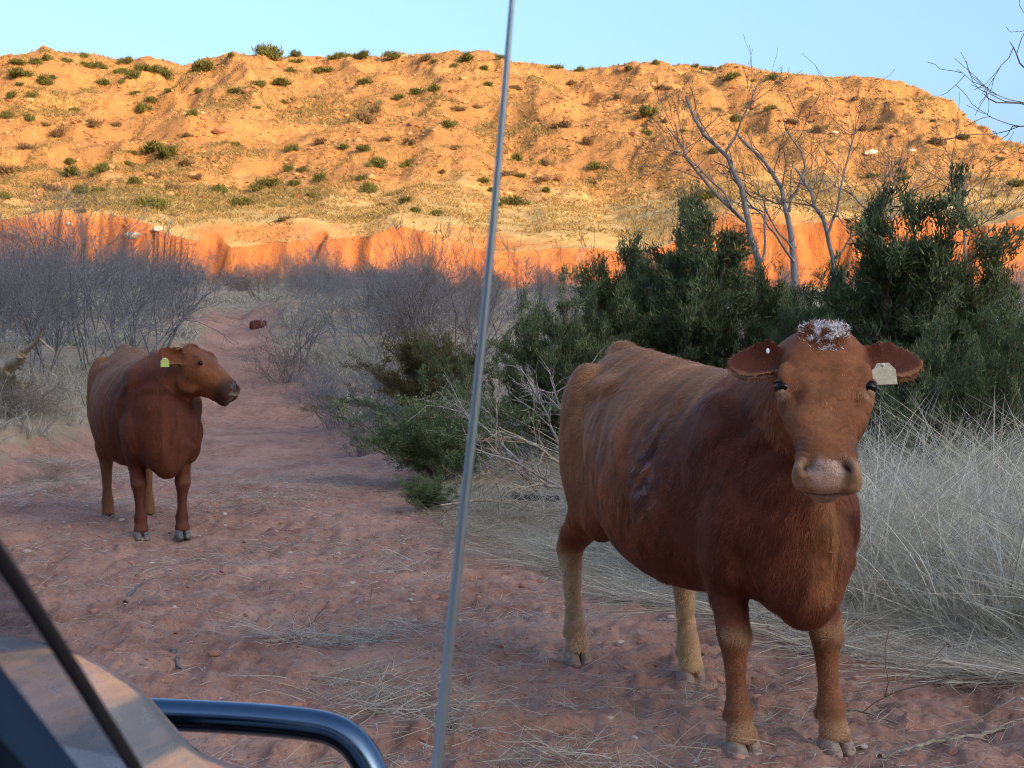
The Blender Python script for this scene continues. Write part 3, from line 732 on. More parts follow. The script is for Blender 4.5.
q_ = r_.random((len(STN), 1)); pebbles("mesa_stones", "loose stones scattered over the sunlit mesa face", STN, r_.lognormal(-1.5, .55, len(STN)).clip(.10, 1.1), np.array([.16, .065, .028]) * (1 - q_) + np.array([.50, .28, .13]) * q_, r_, "stones")

# ------------------------------------------------------------------ dead wood
def stick(name, pts, r0, r1, mat, label, cat="branch", group=None, seed=0, twigs=0, sides=6):
    rnd = np.random.default_rng(seed); P = np.array(pts); base = P[0].copy(); P = P - base
    t = np.linspace(0, len(P) - 1, 10); i = np.minimum(t.astype(int), len(P) - 2); f = (t - i)[:, None]; Q = P[i] * (1 - f) + P[i + 1] * f
    Q[1:-1] += rnd.normal(size=(8, 3)) * r0 * .35
    polys = [(Q, np.linspace(r0, r1, 10))]
    for k in range(twigs):
        j = rnd.integers(2, 9); grow(polys, Q[j], nrm(nrm(Q[j] - Q[j - 1]) + rnd.normal(size=3) * .5), rnd.uniform(.2, .6), r0 * .35, 1, rnd, 5, .2, 0, (1, 3), .9, .6, None, .003)
    v, q = tubes(polys, sides)
    return tag(obj(name, mesh_np(name, v, quads=q), mat, None, base), label, cat, group)
def gp(px, d, lift): b = at(px, d); b[2] += lift; return b
GB = "dead branches heaped left of the near cow"
for k, (a, b, lb) in enumerate((((566, 12.6, .35), (498, 12.0, .75), "pale dead branch sloping up-left behind the near cow's rump"), ((560, 12.2, .25), (470, 11.4, .62), "long pale dead branch crossing behind the antenna side of the heap"),
        ((568, 12.4, .2), (505, 11.2, .30), "low pale dead branch near the dark log"), ((560, 12.9, .5), (520, 12.5, 1.25), "steep thin dead branch leaning on the broad juniper"),
        ((548, 12.0, .08), (440, 10.8, .22), "lowest dead branch lying toward the track"), ((575, 12.9, .4), (550, 12.7, 1.15), "thin upright dead branch closest to the cow's rump"),
        ((540, 12.1, .15), (490, 11.9, .55), "short dead branch in the middle of the heap"), ((530, 12.6, .3), (455, 12.6, .9), "dead branch resting on the bright green juniper boughs"))):
    stick("dead_branch", [gp(*a), (gp(*a) + gp(*b)) / 2 + [0, 0, .05], gp(*b)], .017, .006, M_PALE if k % 2 else M_WOOD, lb, "branch", GB, 50 + k, 9)
stick("charred_log", [gp(514, 12.0, .17), gp(535, 11.9, .15), gp(558, 12.0, .17)], .034, .026, M_CHAR, "dark charred log lying under the dead branches", "log", None, 70)
stick("pale_log", [at(-12, 19.5) + [0, 0, .36], at(12, 19.2) + [0, 0, .5], at(24, 19.0) + [0, 0, .75]], .13, .06, M_WOOD, "weathered pale log at the left picture edge", "log", None, 71, 4, 8)
GR = "roots and dry plants at the left edge"
place_bush(LOWB, 1, 15, 17.8, .75, "tangled dry root clump under the pale log", GR, M_TWIG2, 1.0, 1.05)
place_bush(LOWB, 2, 50, 15.2, .30, "small clump of dry brown weeds on the dirt left of the far cow", GR, M_WOOD, 1.3, 1.05)
place_bush(LOWB, 0, 32, 18.5, .55, "dry plant beside the root clump, left of the far cow", GR, M_WOOD, 1.0, 1.05)
GS = "loose sticks on the track"
for k, (a, b, rr, lb) in enumerate((((125, 607), (145, 585), .012, "short brown stick standing out left of the track center"), ((140, 672), (190, 660), .016, "forked brown stick lying near the truck hood"), ((172, 655), (180, 676), .012, "side stub of stick beside the forked one"),
        ((250, 650), (350, 642), .008, "long pale stalk lying across the track"), ((880, 765), (975, 745), .011, "pale bent stalk at the bottom right, by the front hoof"), ((975, 745), (1024, 738), .009, "thin pale stalk continuing to the right edge"),
        ((440, 728), (462, 705), .008, "pale broken stalk right of the antenna foot"), ((835, 715), (900, 733), .006, "thin stalk touching the front hoof"))):
    A = hit(*a); B = hit(*b); A[2] += .02; B[2] += .025
    stick("stick", [A, (A + B) / 2 + [0, 0, .012], B], rr, rr * .5, M_TWIG2 if 'brown' in lb or 'stub' in lb else M_WOOD, lb, "stick", GS, 80 + k, 2 if rr < .012 else 0)

# ------------------------------------------------------------------ cows
def closed_loft(rings):
    """rings: list of (m,3) arrays -> verts, faces (tris) closed with end fans"""
    R = np.array(rings); n, m, _ = R.shape
    v = np.concatenate([R.reshape(-1, 3), R[0].mean(0)[None], R[-1].mean(0)[None]])
    i = np.arange(n - 1)[:, None] * m; j = np.arange(m)[None]; j2 = (j + 1) % m
    a, b, c, d = (i + j).ravel(), (i + j2).ravel(), (i + m + j2).ravel(), (i + m + j).ravel()
    t = np.concatenate([np.stack([a, b, c], 1), np.stack([a, c, d], 1),
                        np.stack([np.full(m, n * m), (np.arange(m) + 1) % m, np.arange(m)], 1),
                        np.stack([np.full(m, n * m + 1), (n - 1) * m + np.arange(m), (n - 1) * m + (np.arange(m) + 1) % m], 1)])
    return v, t

def smooth_keys(K, n):
    """Catmull-Rom resampling of key rows"""
    K = np.asarray(K, float); P = np.concatenate([2 * K[:1] - K[1:2], K, 2 * K[-1:] - K[-2:-1]])
    t = np.linspace(0, len(K) - 1.0001, n); i = t.astype(int); f = (t - i)[:, None]
    p0, p1, p2, p3 = P[i], P[i + 1], P[i + 2], P[i + 3]
    return .5 * (2 * p1 + (p2 - p0) * f + (2 * p0 - 5 * p1 + 4 * p2 - p3) * f ** 2 + (3 * p1 - p0 - 3 * p2 + p3) * f ** 3)

ANG = np.linspace(0, 2 * math.pi, 28, endpoint=False)
def sup(e):  # superellipse circle
    c, s_ = np.cos(ANG), np.sin(ANG); return np.sign(c) * np.abs(c) ** (2 / e), np.sign(s_) * np.abs(s_) ** (2 / e)

def ellipsoid(c, r, rot=None, n=14):
    th = np.linspace(.12, math.pi - .12, n); rings = []
    for t in th:
        p = np.stack([np.cos(ANG) * math.sin(t) * r[0], np.sin(ANG) * math.sin(t) * r[1], np.full(len(ANG), math.cos(t) * r[2])], 1)
        if rot is not None: p = p @ np.asarray(rot).T
        rings.append(p + np.asarray(c))
    return closed_loft(rings)

def fleece():
    m = Mat("cow_coat"); c = m.attr()
    n1 = m.noise(9, 6, .65); n2 = m.noise(70, 4, .6)
    col = m.mix(m.ramp(n1, [(.3, .35), (.7, 0)]), c, (.055, .018, .012))
    col = m.mix(m.ramp(n2, [(.35, .35), (.65, 0)]), col, (.07, .022, .012))
    m.base(col); m.set(Roughness=.7); m.b.inputs["Specular IOR Level"].default_value = .15
    m.normal(m.bump(m.noise(45, 6, .7, stretch=(1.6, 1, .5)), .35, .012)); return m.m
def hair_mat():
    m = Mat("cow_hair"); m.base(m.attr()); m.set(Roughness=.55); m.b.inputs["Specular IOR Level"].default_value = .2; return m.m
M_COAT = fleece(); M_HAIR = hair_mat()
def nose_mat():
    m = Mat("moist_nose"); m.base(m.mix(m.ramp(m.noise(60, 4, .6), [(.4, .3), (.7, 0)]), m.attr(), (.20, .11, .10)))
    vo = m.n("ShaderNodeTexVoronoi"); vo.inputs["Scale"].default_value = 160; m.l(m.coord(), vo.inputs["Vector"])
    m.normal(m.bump(vo.outputs["Distance"], .5, .003)); m.set(Roughness=.32); m.b.inputs["Specular IOR Level"].default_value = .5; return m.m
M_NOSE = nose_mat()
def simple(name, c, rough=.5, spec=.5, metal=0.0, noise=None):
    m = Mat(name)
    if noise: m.base(m.ramp(m.noise(noise[0], 6, .65), [(.3, c), (.7, noise[1])]))
    else: m.b.inputs["Base Color"].default_value = (*c, 1)
    m.set(Roughness=rough, Metallic=metal); m.b.inputs["Specular IOR Level"].default_value = spec; return m.m
M_EYE = simple("cow_eye", (.006, .004, .004), .12, .3)
M_HOOF = simple("hoof_horn", (.19, .135, .105), .7, .2, 0, (45, (.46, .35, .27)))
M_HOOFD = simple("dark_hoof_horn", (.05, .045, .045), .5, .3, 0, (45, (.20, .19, .19)))
M_TAG = simple("ear_tag_plastic", (.62, .55, .38), .55, .3, 0, (60, (.40, .33, .2)))
M_TAGG = simple("ear_tag_green_plastic", (.50, .62, .18), .5, .3)
M_PIN = simple("tag_pin", (.8, .8, .8), .4, .4)
M_FROST = None

EWD = [.028, .046, .070, .072, .050, .026, .006]
RED = np.array([.285, .095, .038]); DARK = np.array([.140, .041, .025]); GOLD = np.array([.40, .185, .078]); TAN = np.array([.62, .42, .235])

def cow(name, label, group, loc, head_ang, feet, hip_feet, poll, u, v, scale=1.0, ear_dirs=None, voxel=.0095, hairs=200000, seed=1, near=True, group_label=None):
    """local frame: x forward, y to the cow's left, z up.  poll, u (poll->nose), v (out of the forehead) are local."""
    rnd = np.random.default_rng(seed)
    u = nrm(np.array(u, float)); v = np.array(v, float); v = nrm(v - u * v.dot(u)); w = np.cross(v, u)      # w: the cow's left of the head
    poll = np.array(poll, float)
    HM = np.stack([u, w, v], 1)
    ts = 1.0 if near else .86; ds = 1.0 if near else 1.14
    hd = lambda t, l, d: poll + u * (t * ts) + w * (l * ds) + v * (d * ds)
    parts = []; EARS = []
    # trunk: x, ztop, zbot, halfwidth, z of widest, top exponent, bottom exponent
    K = [(-.86, 1.24, 1.02, .07, 1.13), (-.83, 1.33, .92, .16, 1.12), (-.76, 1.385, .80, .235, 1.10), (-.62, 1.405, .70, .285, 1.06), (-.46, 1.40, .60, .315, 1.02), (-.28, 1.375, .52, .365, .93),
         (-.06, 1.35, .475, .405, .88), (.14, 1.335, .47, .40, .87), (.32, 1.335, .50, .365, .90), (.48, 1.345, .52, .325, .93), (.62, 1.33, .50, .285, .92), (.76, 1.25, .47, .225, .86), (.86, 1.12, .50, .155, .80), (.91, 1.0, .58, .08, .78)]
    rings = []
    for x, zt, zb, hw, zm in smooth_keys(K, 44):
        c, s_ = np.cos(ANG), np.sin(ANG); e = np.where(s_ > 0, 1.62 + .28 * float(sstep(-.5, .0, np.array(x))), 2.15)
        cc = np.sign(c) * np.abs(c) ** (2 / e); ss = np.sign(s_) * np.abs(s_) ** (2 / e)
        rings.append(np.stack([np.full(len(ANG), x), cc * hw, zm + np.where(ss > 0, ss * (zt - zm), ss * (zm - zb))], 1))
    parts.append(closed_loft(rings))
    for sg in (-1, 1):
        parts.append(ellipsoid((.50, sg * .205, .93), (.19, .105, .34), Matrix.Rotation(.25, 3, 'Y')))       # shoulder
        parts.append(ellipsoid((.60, sg * .205, .78), (.14, .10, .24)))                                       # point of shoulder
        parts.append(ellipsoid((-.62, sg * .20, .98), (.20, .125, .36), Matrix.Rotation(-.1, 3, 'Y')))       # thigh
        parts.append(ellipsoid((-.40, sg * .165, 1.235), (.18, .11, .055)))                                    # hook bone
        parts.append(ellipsoid((-.79, sg * .12, 1.20), (.06, .05, .08)))                                      # pin bone
        parts.append(ellipsoid((-.47, sg * .21, .76), (.14, .09, .17)))                                      # stifle
    parts.append(ellipsoid((-.74, 0, 1.39), (.14, .055, .045)))                                               # tail head
    parts.append(ellipsoid((.50, 0, 1.335), (.20, .06, .05)))                                                 # withers
    parts.append(ellipsoid((.78, 0, .60), (.13, .12, .16)))                                                   # brisket
    # udder
    parts.append(ellipsoid((-.42, 0, .60), (.17, .13, .09)))
    # neck
    nb = np.array([.56, 0, 1.00]); ne = hd(.06, 0, -.115)
    NK = []
    d1 = ne - nb
    for t, rv, rl, sag in ((0, .34, .215, 0), (.22, .315, .205, -.01), (.45, .27, .175, -.01), (.68, .22, .145, .0), (.88, .175, .125, .01), (1.0, .15, .115, .0), (1.1, .10, .08, 0)):
        NK.append((*(nb + d1 * t + np.array([0, 0, sag])), rv, rl))
    rings = []
    NK = smooth_keys(NK, 20)
    ax = nrm(d1); side = nrm(np.cross([0, 0, 1.0], ax)); upv = np.cross(ax, side)
    up0 = nrm(np.array([-.45, 0, .9])); 
    for i, row in enumerate(NK):
        f = i / 19; uu = nrm(up0 * (1 - f) + upv * f); c, s_ = sup(2.0)
        rings.append(row[:3] + np.outer(s_ * row[3], uu) + np.outer(c * row[4], side))
    parts.append(closed_loft(rings))
    # crest and dewlap
    th = hd(.16, 0, -.24)
    DW = [(*th, .05, .05), (*(th * .7 + np.array([.74, 0, .62]) * .3 + [.0, 0, -.05]), .07, .045), (*(th * .35 + np.array([.78, 0, .60]) * .65 + [.03, 0, -.02]), .09, .05), (.80, 0, .60, .12, .07), (.74, 0, .52, .08, .07)]
    rings = []
    for row in smooth_keys(DW, 16):
        c, s_ = sup(2.0); rings.append(row[:3] + np.outer(s_ * row[3], [1, 0, .3]) + np.outer(c * row[4], [0, 1, 0]))
    parts.append(closed_loft(rings))
    # head
    HK = [(-.06, .042, -.045, -.13), (-.04, .070, -.018, -.18), (.0, .104, .002, -.21), (.06, .134, .010, -.235), (.13, .148, .012, -.255), (.20, .158, .010, -.262), (.265, .144, .006, -.245), (.33, .121, .002, -.215), (.39, .098, -.002, -.195),
          (.445, .095, -.006, -.185), (.485, .101, -.016, -.180), (.515, .106, -.034, -.174), (.538, .102, -.056, -.165), (.552, .075, -.080, -.15)]
    rings = []
    for t, hw, top, bot in smooth_keys(HK, 40):
        bot = bot * (1.0 if near else 1.02)
        c, s_ = np.cos(ANG), np.sin(ANG); ce = (top * .62 + bot * .38); e = np.where(s_ > 0, 3.1, 2.1)
        cc = np.sign(c) * np.abs(c) ** (2 / e); ss = np.sign(s_) * np.abs(s_) ** (2 / e)
        nar = np.where(ss < 0, 1 - .38 * np.abs(ss) ** 1.5, 1.0)
        d = ce + np.where(ss > 0, ss * (top - ce), ss * (ce - bot))
        rings.append(hd(t, 0, 0) + np.outer(cc * hw * nar * ds, w) + np.outer(d * ds, v))
    parts.append(closed_loft(rings))
    parts.append(ellipsoid(hd(-.018, 0, -.062), (.04, .05, .05), HM))                                        # poll
    parts.append(ellipsoid(hd(.50, 0, -.168 if near else -.160), (.05, .058, .032 if near else .024), HM))                                        # chin
    for sg in (-1, 1):
        parts.append(ellipsoid(hd(.168, sg * .124, -.012), (.05, .024, .020), HM))                           # brow
        parts.append(ellipsoid(hd(.240, sg * .122, -.036), (.035, .018, .020), HM))                           # lower lid
        parts.append(ellipsoid(hd(.20, sg * .095, -.16 if near else -.18), (.09, .03, .065 if near else .09), HM))                               # cheek
        parts.append(ellipsoid(hd(.505, sg * .072, -.052), (.035, .03, .034), HM))                            # nostril wing
        parts.append(ellipsoid(hd(.305, sg * .092, -.050), (.085, .013, .018), HM))                           # facial crest
        # ear: leaf-shaped, cupped forward
        er = []; e0 = hd(.078, sg * .092, -.075); ed = nrm(w * sg * 1.0 - u * .10 - v * .08) if ear_dirs is None else nrm(np.array(ear_dirs[(sg + 1) // 2], float)); ew = nrm(u - ed * u.dot(ed)); en = np.cross(ed, ew); en = en * np.sign(en.dot(v))
        if ear_dirs is not None and sg < 0: en = np.array(loc_dir(.15, -.95, .25)); en = nrm(en - ed * en.dot(ed)); ew = np.cross(en, ed)
        for s_ in np.linspace(0, 1, 16):
            wd = np.interp(s_, [0, .12, .35, .6, .82, .94, 1], EWD); thk = .0135
            oc = np.cos(ANG) * wd; on = np.sin(ANG) * thk + 1.05 * oc ** 2 / max(wd, .02) * min(1, (1.1 - s_) * 1.4) - .012 * math.sin(s_ * 3)
            er.append(e0 + ed * (s_ * .225) + ew * (.018 * math.sin(s_ * 2.6)) + np.outer(oc, ew) + np.outer(on, en))
        parts.append(closed_loft(er)); EARS.append((e0, ed, ew, en))
    # legs
    for sg, (fx, fy) in zip((-1, 1), feet):
        sx, sy = .50, sg * .185
        LK = []
        for z, a, b, dx in ((.92, .13, .085, 0), (.74, .115, .080, -.005), (.62, .094, .072, -.01), (.52, .080, .060, 0), (.44, .067, .058, .012), (.39, .068, .060, .020), (.33, .049, .043, .006), (.24, .042, .034, -.004), (.18, .046, .039, -.004), (.145, .053, .050, -.004), (.105, .045, .046, .0), (.07, .050, .054, .012), (.04, .054, .058, .02)):
            k = np.clip((.92 - z) / .80, 0, 1); LK.append((sx + (fx - sx) * k + dx, sy + (fy - sy) * k, z, a, b))
        parts.append(closed_loft([np.stack([r[0] + np.cos(ANG) * r[3], r[1] + np.sin(ANG) * r[4], np.full(len(ANG), r[2])], 1) for r in smooth_keys(LK, 34)]))
    for sg, (fx, fy) in zip((-1, 1), hip_feet):
        hx = fx - .06
        LK = []
        for (x, y, z, a, b) in ((-.60, sg * .18, 1.05, .21, .12), (-.50 + .12 * (fx + .62), sg * .195, .82, .19, .115), (-.52 + .35 * (fx + .62), sg * .19, .70, .145, .095), (hx * .6 - .54 * .4, sg * .175 * .7 + fy * .3, .60, .125, .088), (hx, fy * .8 + sg * .03, .50, .084, .062), (hx, fy * .9 + sg * .016, .44, .067, .052), (hx + .012, fy, .38, .052, .045),
                                (hx + .03, fy, .26, .046, .037), (hx + .045, fy, .19, .049, .042), (hx + .05, fy, .145, .055, .051), (hx + .065, fy, .105, .047, .047), (fx + .012, fy, .075, .052, .053), (fx + .02, fy, .045, .053, .055)):
            LK.append((x, y, z, a, b))
        parts.append(closed_loft([np.stack([r[0] + np.cos(ANG) * r[3], r[1] + np.sin(ANG) * r[4], np.full(len(ANG), r[2])], 1) for r in smooth_keys(LK, 38)]))
    for sg, (fx, fy) in zip((-1, 1), hip_feet):
        parts.append(ellipsoid((fx - .115, fy * .85 + sg * .022, .535), (.034, .030, .085), Matrix.Rotation(-.25, 3, 'Y')))   # point of hock
        for t_ in (-1, 1): parts.append(ellipsoid((fx - .055, fy + t_ * .024, .115), (.018, .016, .024)))
    for sg, (fx, fy) in zip((-1, 1), feet):
        for t_ in (-1, 1): parts.append(ellipsoid((fx - .055, fy + t_ * .024, .115), (.018, .016, .024)))
    # tail
    TK = [(-.80, 0, 1.385, .045), (-.885, .0, 1.33, .035), (-.915, -.03, 1.15, .026), (-.925, -.06, .95, .020), (-.935, -.08, .82, .020), (-.94, -.09, .72, .03), (-.945, -.10, .62, .034), (-.945, -.10, .52, .015)]
    parts.append(closed_loft([np.stack([r[0] + np.cos(ANG) * r[3], r[1] + np.sin(ANG) * r[3], np.full(len(ANG), r[2]) + np.cos(ANG) * r[3] * (.9 if i < 4 else 0)], 1) for i, r in enumerate(smooth_keys(TK, 24))]))
    V, T, _ = merge([(a, b, None) for a, b in parts])
    tmp = bpy.data.objects.new("tmp", mesh_np("tmp", V, tris=T)); COL.objects.link(tmp)
    rm = tmp.modifiers.new("r", 'REMESH'); rm.mode = 'VOXEL'; rm.voxel_size = voxel; rm.use_smooth_shade = True
    sm = tmp.modifiers.new("s", 'SMOOTH'); sm.factor = .5; sm.iterations = 4 if near else 3
    dg = bpy.context.evaluated_depsgraph_get(); ev = tmp.evaluated_get(dg); me = bpy.data.meshes.new_from_object(ev)
    bpy.data.objects.remove(tmp); me.name = "body"
    n = len(me.vertices); co = np.empty(n * 3, np.float32); me.vertices.foreach_get("co", co); co = co.reshape(-1, 3).astype(float)
    ed_ = np.empty(len(me.edges) * 2, np.int32); me.edges.foreach_get("vertices", ed_); ed_ = ed_.reshape(-1, 2)
    deg = np.bincount(ed_.ravel(), minlength=n)[:, None]
    hc = (co - poll) @ HM
    wt = sstep(.46, .62, co[:, 2]) * (1 - (hc[:, 0] > -.12) * (np.abs(hc[:, 1]) < .36) * (hc[:, 2] > -.30) * (hc[:, 0] < .62)) * .6
    wt = np.maximum(wt, .04)[:, None]
    for _ in range(26 if near else 14):
        acc = np.stack([np.bincount(ed_[:, 0], co[ed_[:, 1], k], n) + np.bincount(ed_[:, 1], co[ed_[:, 0], k], n) for k in range(3)], 1)
        co = co + wt * (acc / deg - co)
    me.vertices.foreach_set("co", co.astype(np.float32).ravel()); me.update()
    no = np.empty(n * 3, np.float32); me.vertices.foreach_get("normal", no); no = no.reshape(-1, 3)
    # muscles, folds and ribs
    hc = (co - poll) @ HM; ht, hl, hv = hc[:, 0] / ts, hc[:, 1] / ds, hc[:, 2] / ds
    inhead = (ht > -.1) & (ht < .6) & (np.abs(hl) < .34) & (hv > -.30) & (hv < .06) & (co[:, 2] > .7)
    face = inhead & (np.abs(hl) < .155)
    x, y, z = co.T; disp = np.zeros(n)
    trunk = (~inhead) & (z > .5) & (x > -.75) & (x < .75)
    disp += trunk * (.009 * fbm(x * 5 + 3 * z, z * 3 + 9 * np.sign(y), 101 + seed, 3) + .004 * fbm(x * 16, z * 10 + 9 * np.sign(y), 105 + seed, 2))
    disp += trunk * -.010 * np.exp(-((x - .30 - .10 * (z - .9)) / .025) ** 2) * sstep(.6, .75, z) * sstep(1.3, 1.15, z)
    disp += trunk * (-.004) * np.maximum(0, np.sin((x + .35 * z) * 42)) * sstep(-.35, -.2, x) * sstep(.32, .2, x) * sstep(.6, .8, z) * sstep(1.3, 1.15, z)
    neckm = (~inhead) & (x > .5) & (z > .55)
    disp += neckm * .006 * np.sin(30 * (x * .8 - .25 * z + .5 * np.abs(y)) + 6 * vnoise(x * 5, z * 5 + 4 * np.sign(y), 3)) * sstep(1.3, 1.1, z)
    disp += neckm * .012 * np.exp(-((np.abs(y) - .055) / .02) ** 2) * (no[:, 0] > .2) * sstep(1.05, .9, z)
    for sg in (-1, 1):
        disp += face * -.012 * np.exp(-((ht - .275) / .035) ** 2 - ((np.abs(hl) - .100) / .03) ** 2) * (hv > -.05)
        disp += face * -.010 * np.exp(-((ht - .12) / .03) ** 2 - ((hl - sg * .125) / .025) ** 2 - ((hv + .045) / .03) ** 2)
    disp += face * .004 * fbm(ht * 28, hl * 22, 171, 2) + face * (ht > .36) * (ht < .48) * .0022 * np.sin(ht * 330 + 3 * np.abs(hl) * 60) * sstep(.03, .07, np.abs(hl))
    # nostrils, mouth
    for sg in (-1, 1):
        q = ((ht - .508) / .022) ** 2 + ((hl - sg * (.056 + .25 * (ht - .508))) / .018) ** 2
        disp += face * (hv > -.11) * -.028 * np.exp(-q * .9)
    disp += face * (-.007 if near else -.002) * np.exp(-((hv + .118 + .10 * (.56 - ht)) / .006) ** 2) * (ht > .40)
    co2 = co + no * disp[:, None]
    me.vertices.foreach_set("co", co2.astype(np.float32).ravel()); me.update()
    # coat colour, with some shade and highlight painted in
    def mixc(a, b, k): return a * (1 - k[:, None]) + b * k[:, None]
    c = np.tile(RED, (n, 1)) * (1 + .16 * fbm(x * 6, z * 6 + y * 3, 111, 3) + .05 * fbm(x * 16 + 5 * z, z * 5, 113, 3))[:, None]
    c = mixc(c, DARK, np.clip((.75 * sstep(.95, .55, z) * (x < .6) * sstep(-.6, -.3, x) + 1.0 * sstep(.22, .42, x + .08 * vnoise(x * 6, z * 6, 8)) * sstep(1.34, 1.15, z)) * (~inhead), 0, 1) * .85)  # darker belly, neck and shoulder: coat pattern plus painted shade
    c = mixc(c, GOLD, .9 * sstep(1.0, 1.33, z + .08 * vnoise(x * 6, y * 6, 5)) * (x < .45) * (~inhead))  # golden back: coat tone plus a highlight painted along the top
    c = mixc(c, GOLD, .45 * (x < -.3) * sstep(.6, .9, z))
    leg = (z < .62) & ~inhead
    back = sstep(-.15, -.3, x)
    c = mixc(c, TAN, leg * back * sstep(.58, .40, z + .03 * vnoise(x * 20, z * 20, 6)) * (.85 if near else .2))
    c = mixc(c, GOLD if near else DARK, leg * (1 - back) * sstep(.50, .35, z) * .4)
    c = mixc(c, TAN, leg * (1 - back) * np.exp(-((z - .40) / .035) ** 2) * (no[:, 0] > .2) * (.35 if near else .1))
    c = mixc(c, TAN * .9, leg * (1 - back) * sstep(.16, .08, z) * (.35 if near else .05))
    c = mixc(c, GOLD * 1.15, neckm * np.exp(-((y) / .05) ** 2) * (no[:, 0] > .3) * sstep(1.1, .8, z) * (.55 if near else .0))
    hk = face * sstep(-.21, -.15, hv + .12 * sstep(.3, .5, ht)) * sstep(-.05, .03, ht)
    c = mixc(c, GOLD * .92, hk * .28)
    c = mixc(c, GOLD * 1.25, hk * np.exp(-((ht - .33) / .09) ** 2 - (hl / .05) ** 2) * .5)
    c = mixc(c, np.array([.50, .34, .22]), hk * np.exp(-((ht - .238) / .014) ** 2 - ((np.abs(hl) - .134) / .018) ** 2) * (.8 if near else .0))
    c = mixc(c, np.array([.50, .33, .21]), hk * sstep(.455, .505, ht + .012 * vnoise(hl * 40, hv * 40, 4)) * (.75 if near else .3))
    pad = sstep(.482, .496, ht) * sstep(.060, .048, np.abs(hl) + .25 * (ht - .5)) * (hv > -.118) * hk
    c = mixc(c, np.array([.52, .36, .29]) if near else np.array([.06, .035, .03]), pad)
    c = mixc(c, np.array([.14, .10, .09]), hk * np.exp(-((ht - .43) / .028) ** 2 - ((np.abs(hl) - .088) / .018) ** 2) * .75)
    c = mixc(c, np.array([.62, .5, .42]), hk * (ht > .50) * sstep(-.112, -.122, hv) * .6)
    if not near:
        c = mixc(c, np.array([.035, .02, .016]), hk * sstep(.40, .49, ht) * .85); c = mixc(c, np.array([.75, .62, .55]), hk * sstep(.538, .55, ht) * (hv > -.08) * .7)
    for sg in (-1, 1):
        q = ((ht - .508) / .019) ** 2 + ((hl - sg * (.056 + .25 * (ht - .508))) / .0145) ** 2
        c = mixc(c, np.array([.012, .007, .006]), hk * (hv > -.11) * np.exp(-q * .8))  # shade of the nostril cavity, painted in as dark colour
        q = ((ht - .20) / .024) ** 2 + ((hl - sg * .146) / .026) ** 2 + ((hv + .042) / .024) ** 2
        c = mixc(c, np.array([.035, .018, .012]), hk * np.exp(-q) * .9)
    c = mixc(c, np.array([.02, .01, .008]), hk * np.exp(-((hv + .118 + .10 * (.56 - ht)) / .005) ** 2) * (ht > .42) * .8)
    for e0, ed, ew, en in EARS:
        q = co - e0; es, eo, ez = q @ ed, q @ ew, q @ en
        ear = sstep(.02, .06, es) * (es < .26) * (np.abs(eo) < .105) * (np.abs(ez) < .09)
        wd = np.interp(es / .225, [0, .12, .35, .6, .82, .94, 1], EWD)
        rim = np.maximum(sstep(.72, .95, np.abs(eo) / wd), sstep(.90, 1.0, es / .225))
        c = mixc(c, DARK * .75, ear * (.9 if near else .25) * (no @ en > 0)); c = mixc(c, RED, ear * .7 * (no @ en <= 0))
        c = mixc(c, GOLD * .95, ear * rim * .75)
    # mud on the flank
    if near:
        q = ((x - .26) / .085) ** 2 + ((z - .97) / .16) ** 2; k = np.exp(-q) * sstep(-.1, .35, fbm(x * 22, z * 22, 131, 3)) * (y < 0)
        c = mixc(c, np.array([.075, .035, .036]), np.clip(k * 1.3, 0, .9))
        k = np.exp(-q * .8) * sstep(.55, .8, fbm(x * 40, z * 40, 137, 2)) * (y < 0); c = mixc(c, np.array([.36, .27, .27]), k * .8)
    c = c * (1.04 if near else .72)
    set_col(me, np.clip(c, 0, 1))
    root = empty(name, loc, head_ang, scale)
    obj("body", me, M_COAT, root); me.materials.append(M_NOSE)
    pv = np.empty(len(me.polygons), np.int32); me.polygons.foreach_get("loop_start", pv); lvv = np.empty(len(me.loops), np.int32); me.loops.foreach_get("vertex_index", lvv)
    me.polygons.foreach_set("material_index", (pad[lvv[pv]] > .5).astype(np.int32)); me.update()
    # hair lying along the coat
    if hairs:
        fl = np.empty(len(me.polygons) * 4, np.int32); tri = me.loop_triangles; me.calc_loop_triangles()
        tv = np.empty(len(me.loop_triangles) * 3, np.int32); me.loop_triangles.foreach_get("vertices", tv); tv = tv.reshape(-1, 3)
        A = co2[tv]; area = np.linalg.norm(np.cross(A[:, 1] - A[:, 0], A[:, 2] - A[:, 0]), axis=1)
        ti = rnd.choice(len(tv), hairs, p=area / area.sum()); b = rnd.dirichlet((1, 1, 1), hairs)
        p = (A[ti] * b[..., None]).sum(1); nn = nrm((no[tv[ti]] * b[..., None]).sum(1)); cc = (c[tv[ti]] * b[..., None]).sum(1)
        h2 = (p - poll) @ HM
        hh = (np.abs(h2[:, 1]) < .16) & (h2[:, 0] > -.1) & (h2[:, 0] < .58) & (h2[:, 2] > -.28) & (p[:, 2] > .7)
        bald = (hh & (h2[:, 0] > .478)) | ((np.abs(h2[:, 1]) > .12) & (np.abs(h2[:, 1]) < .36) & (h2[:, 0] > -.1) & (h2[:, 0] < .2) & (h2[:, 2] > -.14))
        fd = np.tile(np.array([-.55, 0, -.8]), (hairs, 1)); fd[hh] = u * .9
        up_ = hh & (h2[:, 0] < .17); fd[up_] = (-u * .7 + np.sign(h2[up_, 1])[:, None] * w * .5)
        sw = np.stack([fbm(p[:, 0] * 7, p[:, 2] * 7, 141, 2), fbm(p[:, 1] * 7, p[:, 2] * 7, 142, 2), fbm(p[:, 0] * 7 + 5, p[:, 1] * 7, 143, 2)], 1)
        fd = fd + sw * .55 + rnd.normal(size=(hairs, 3)) * .22
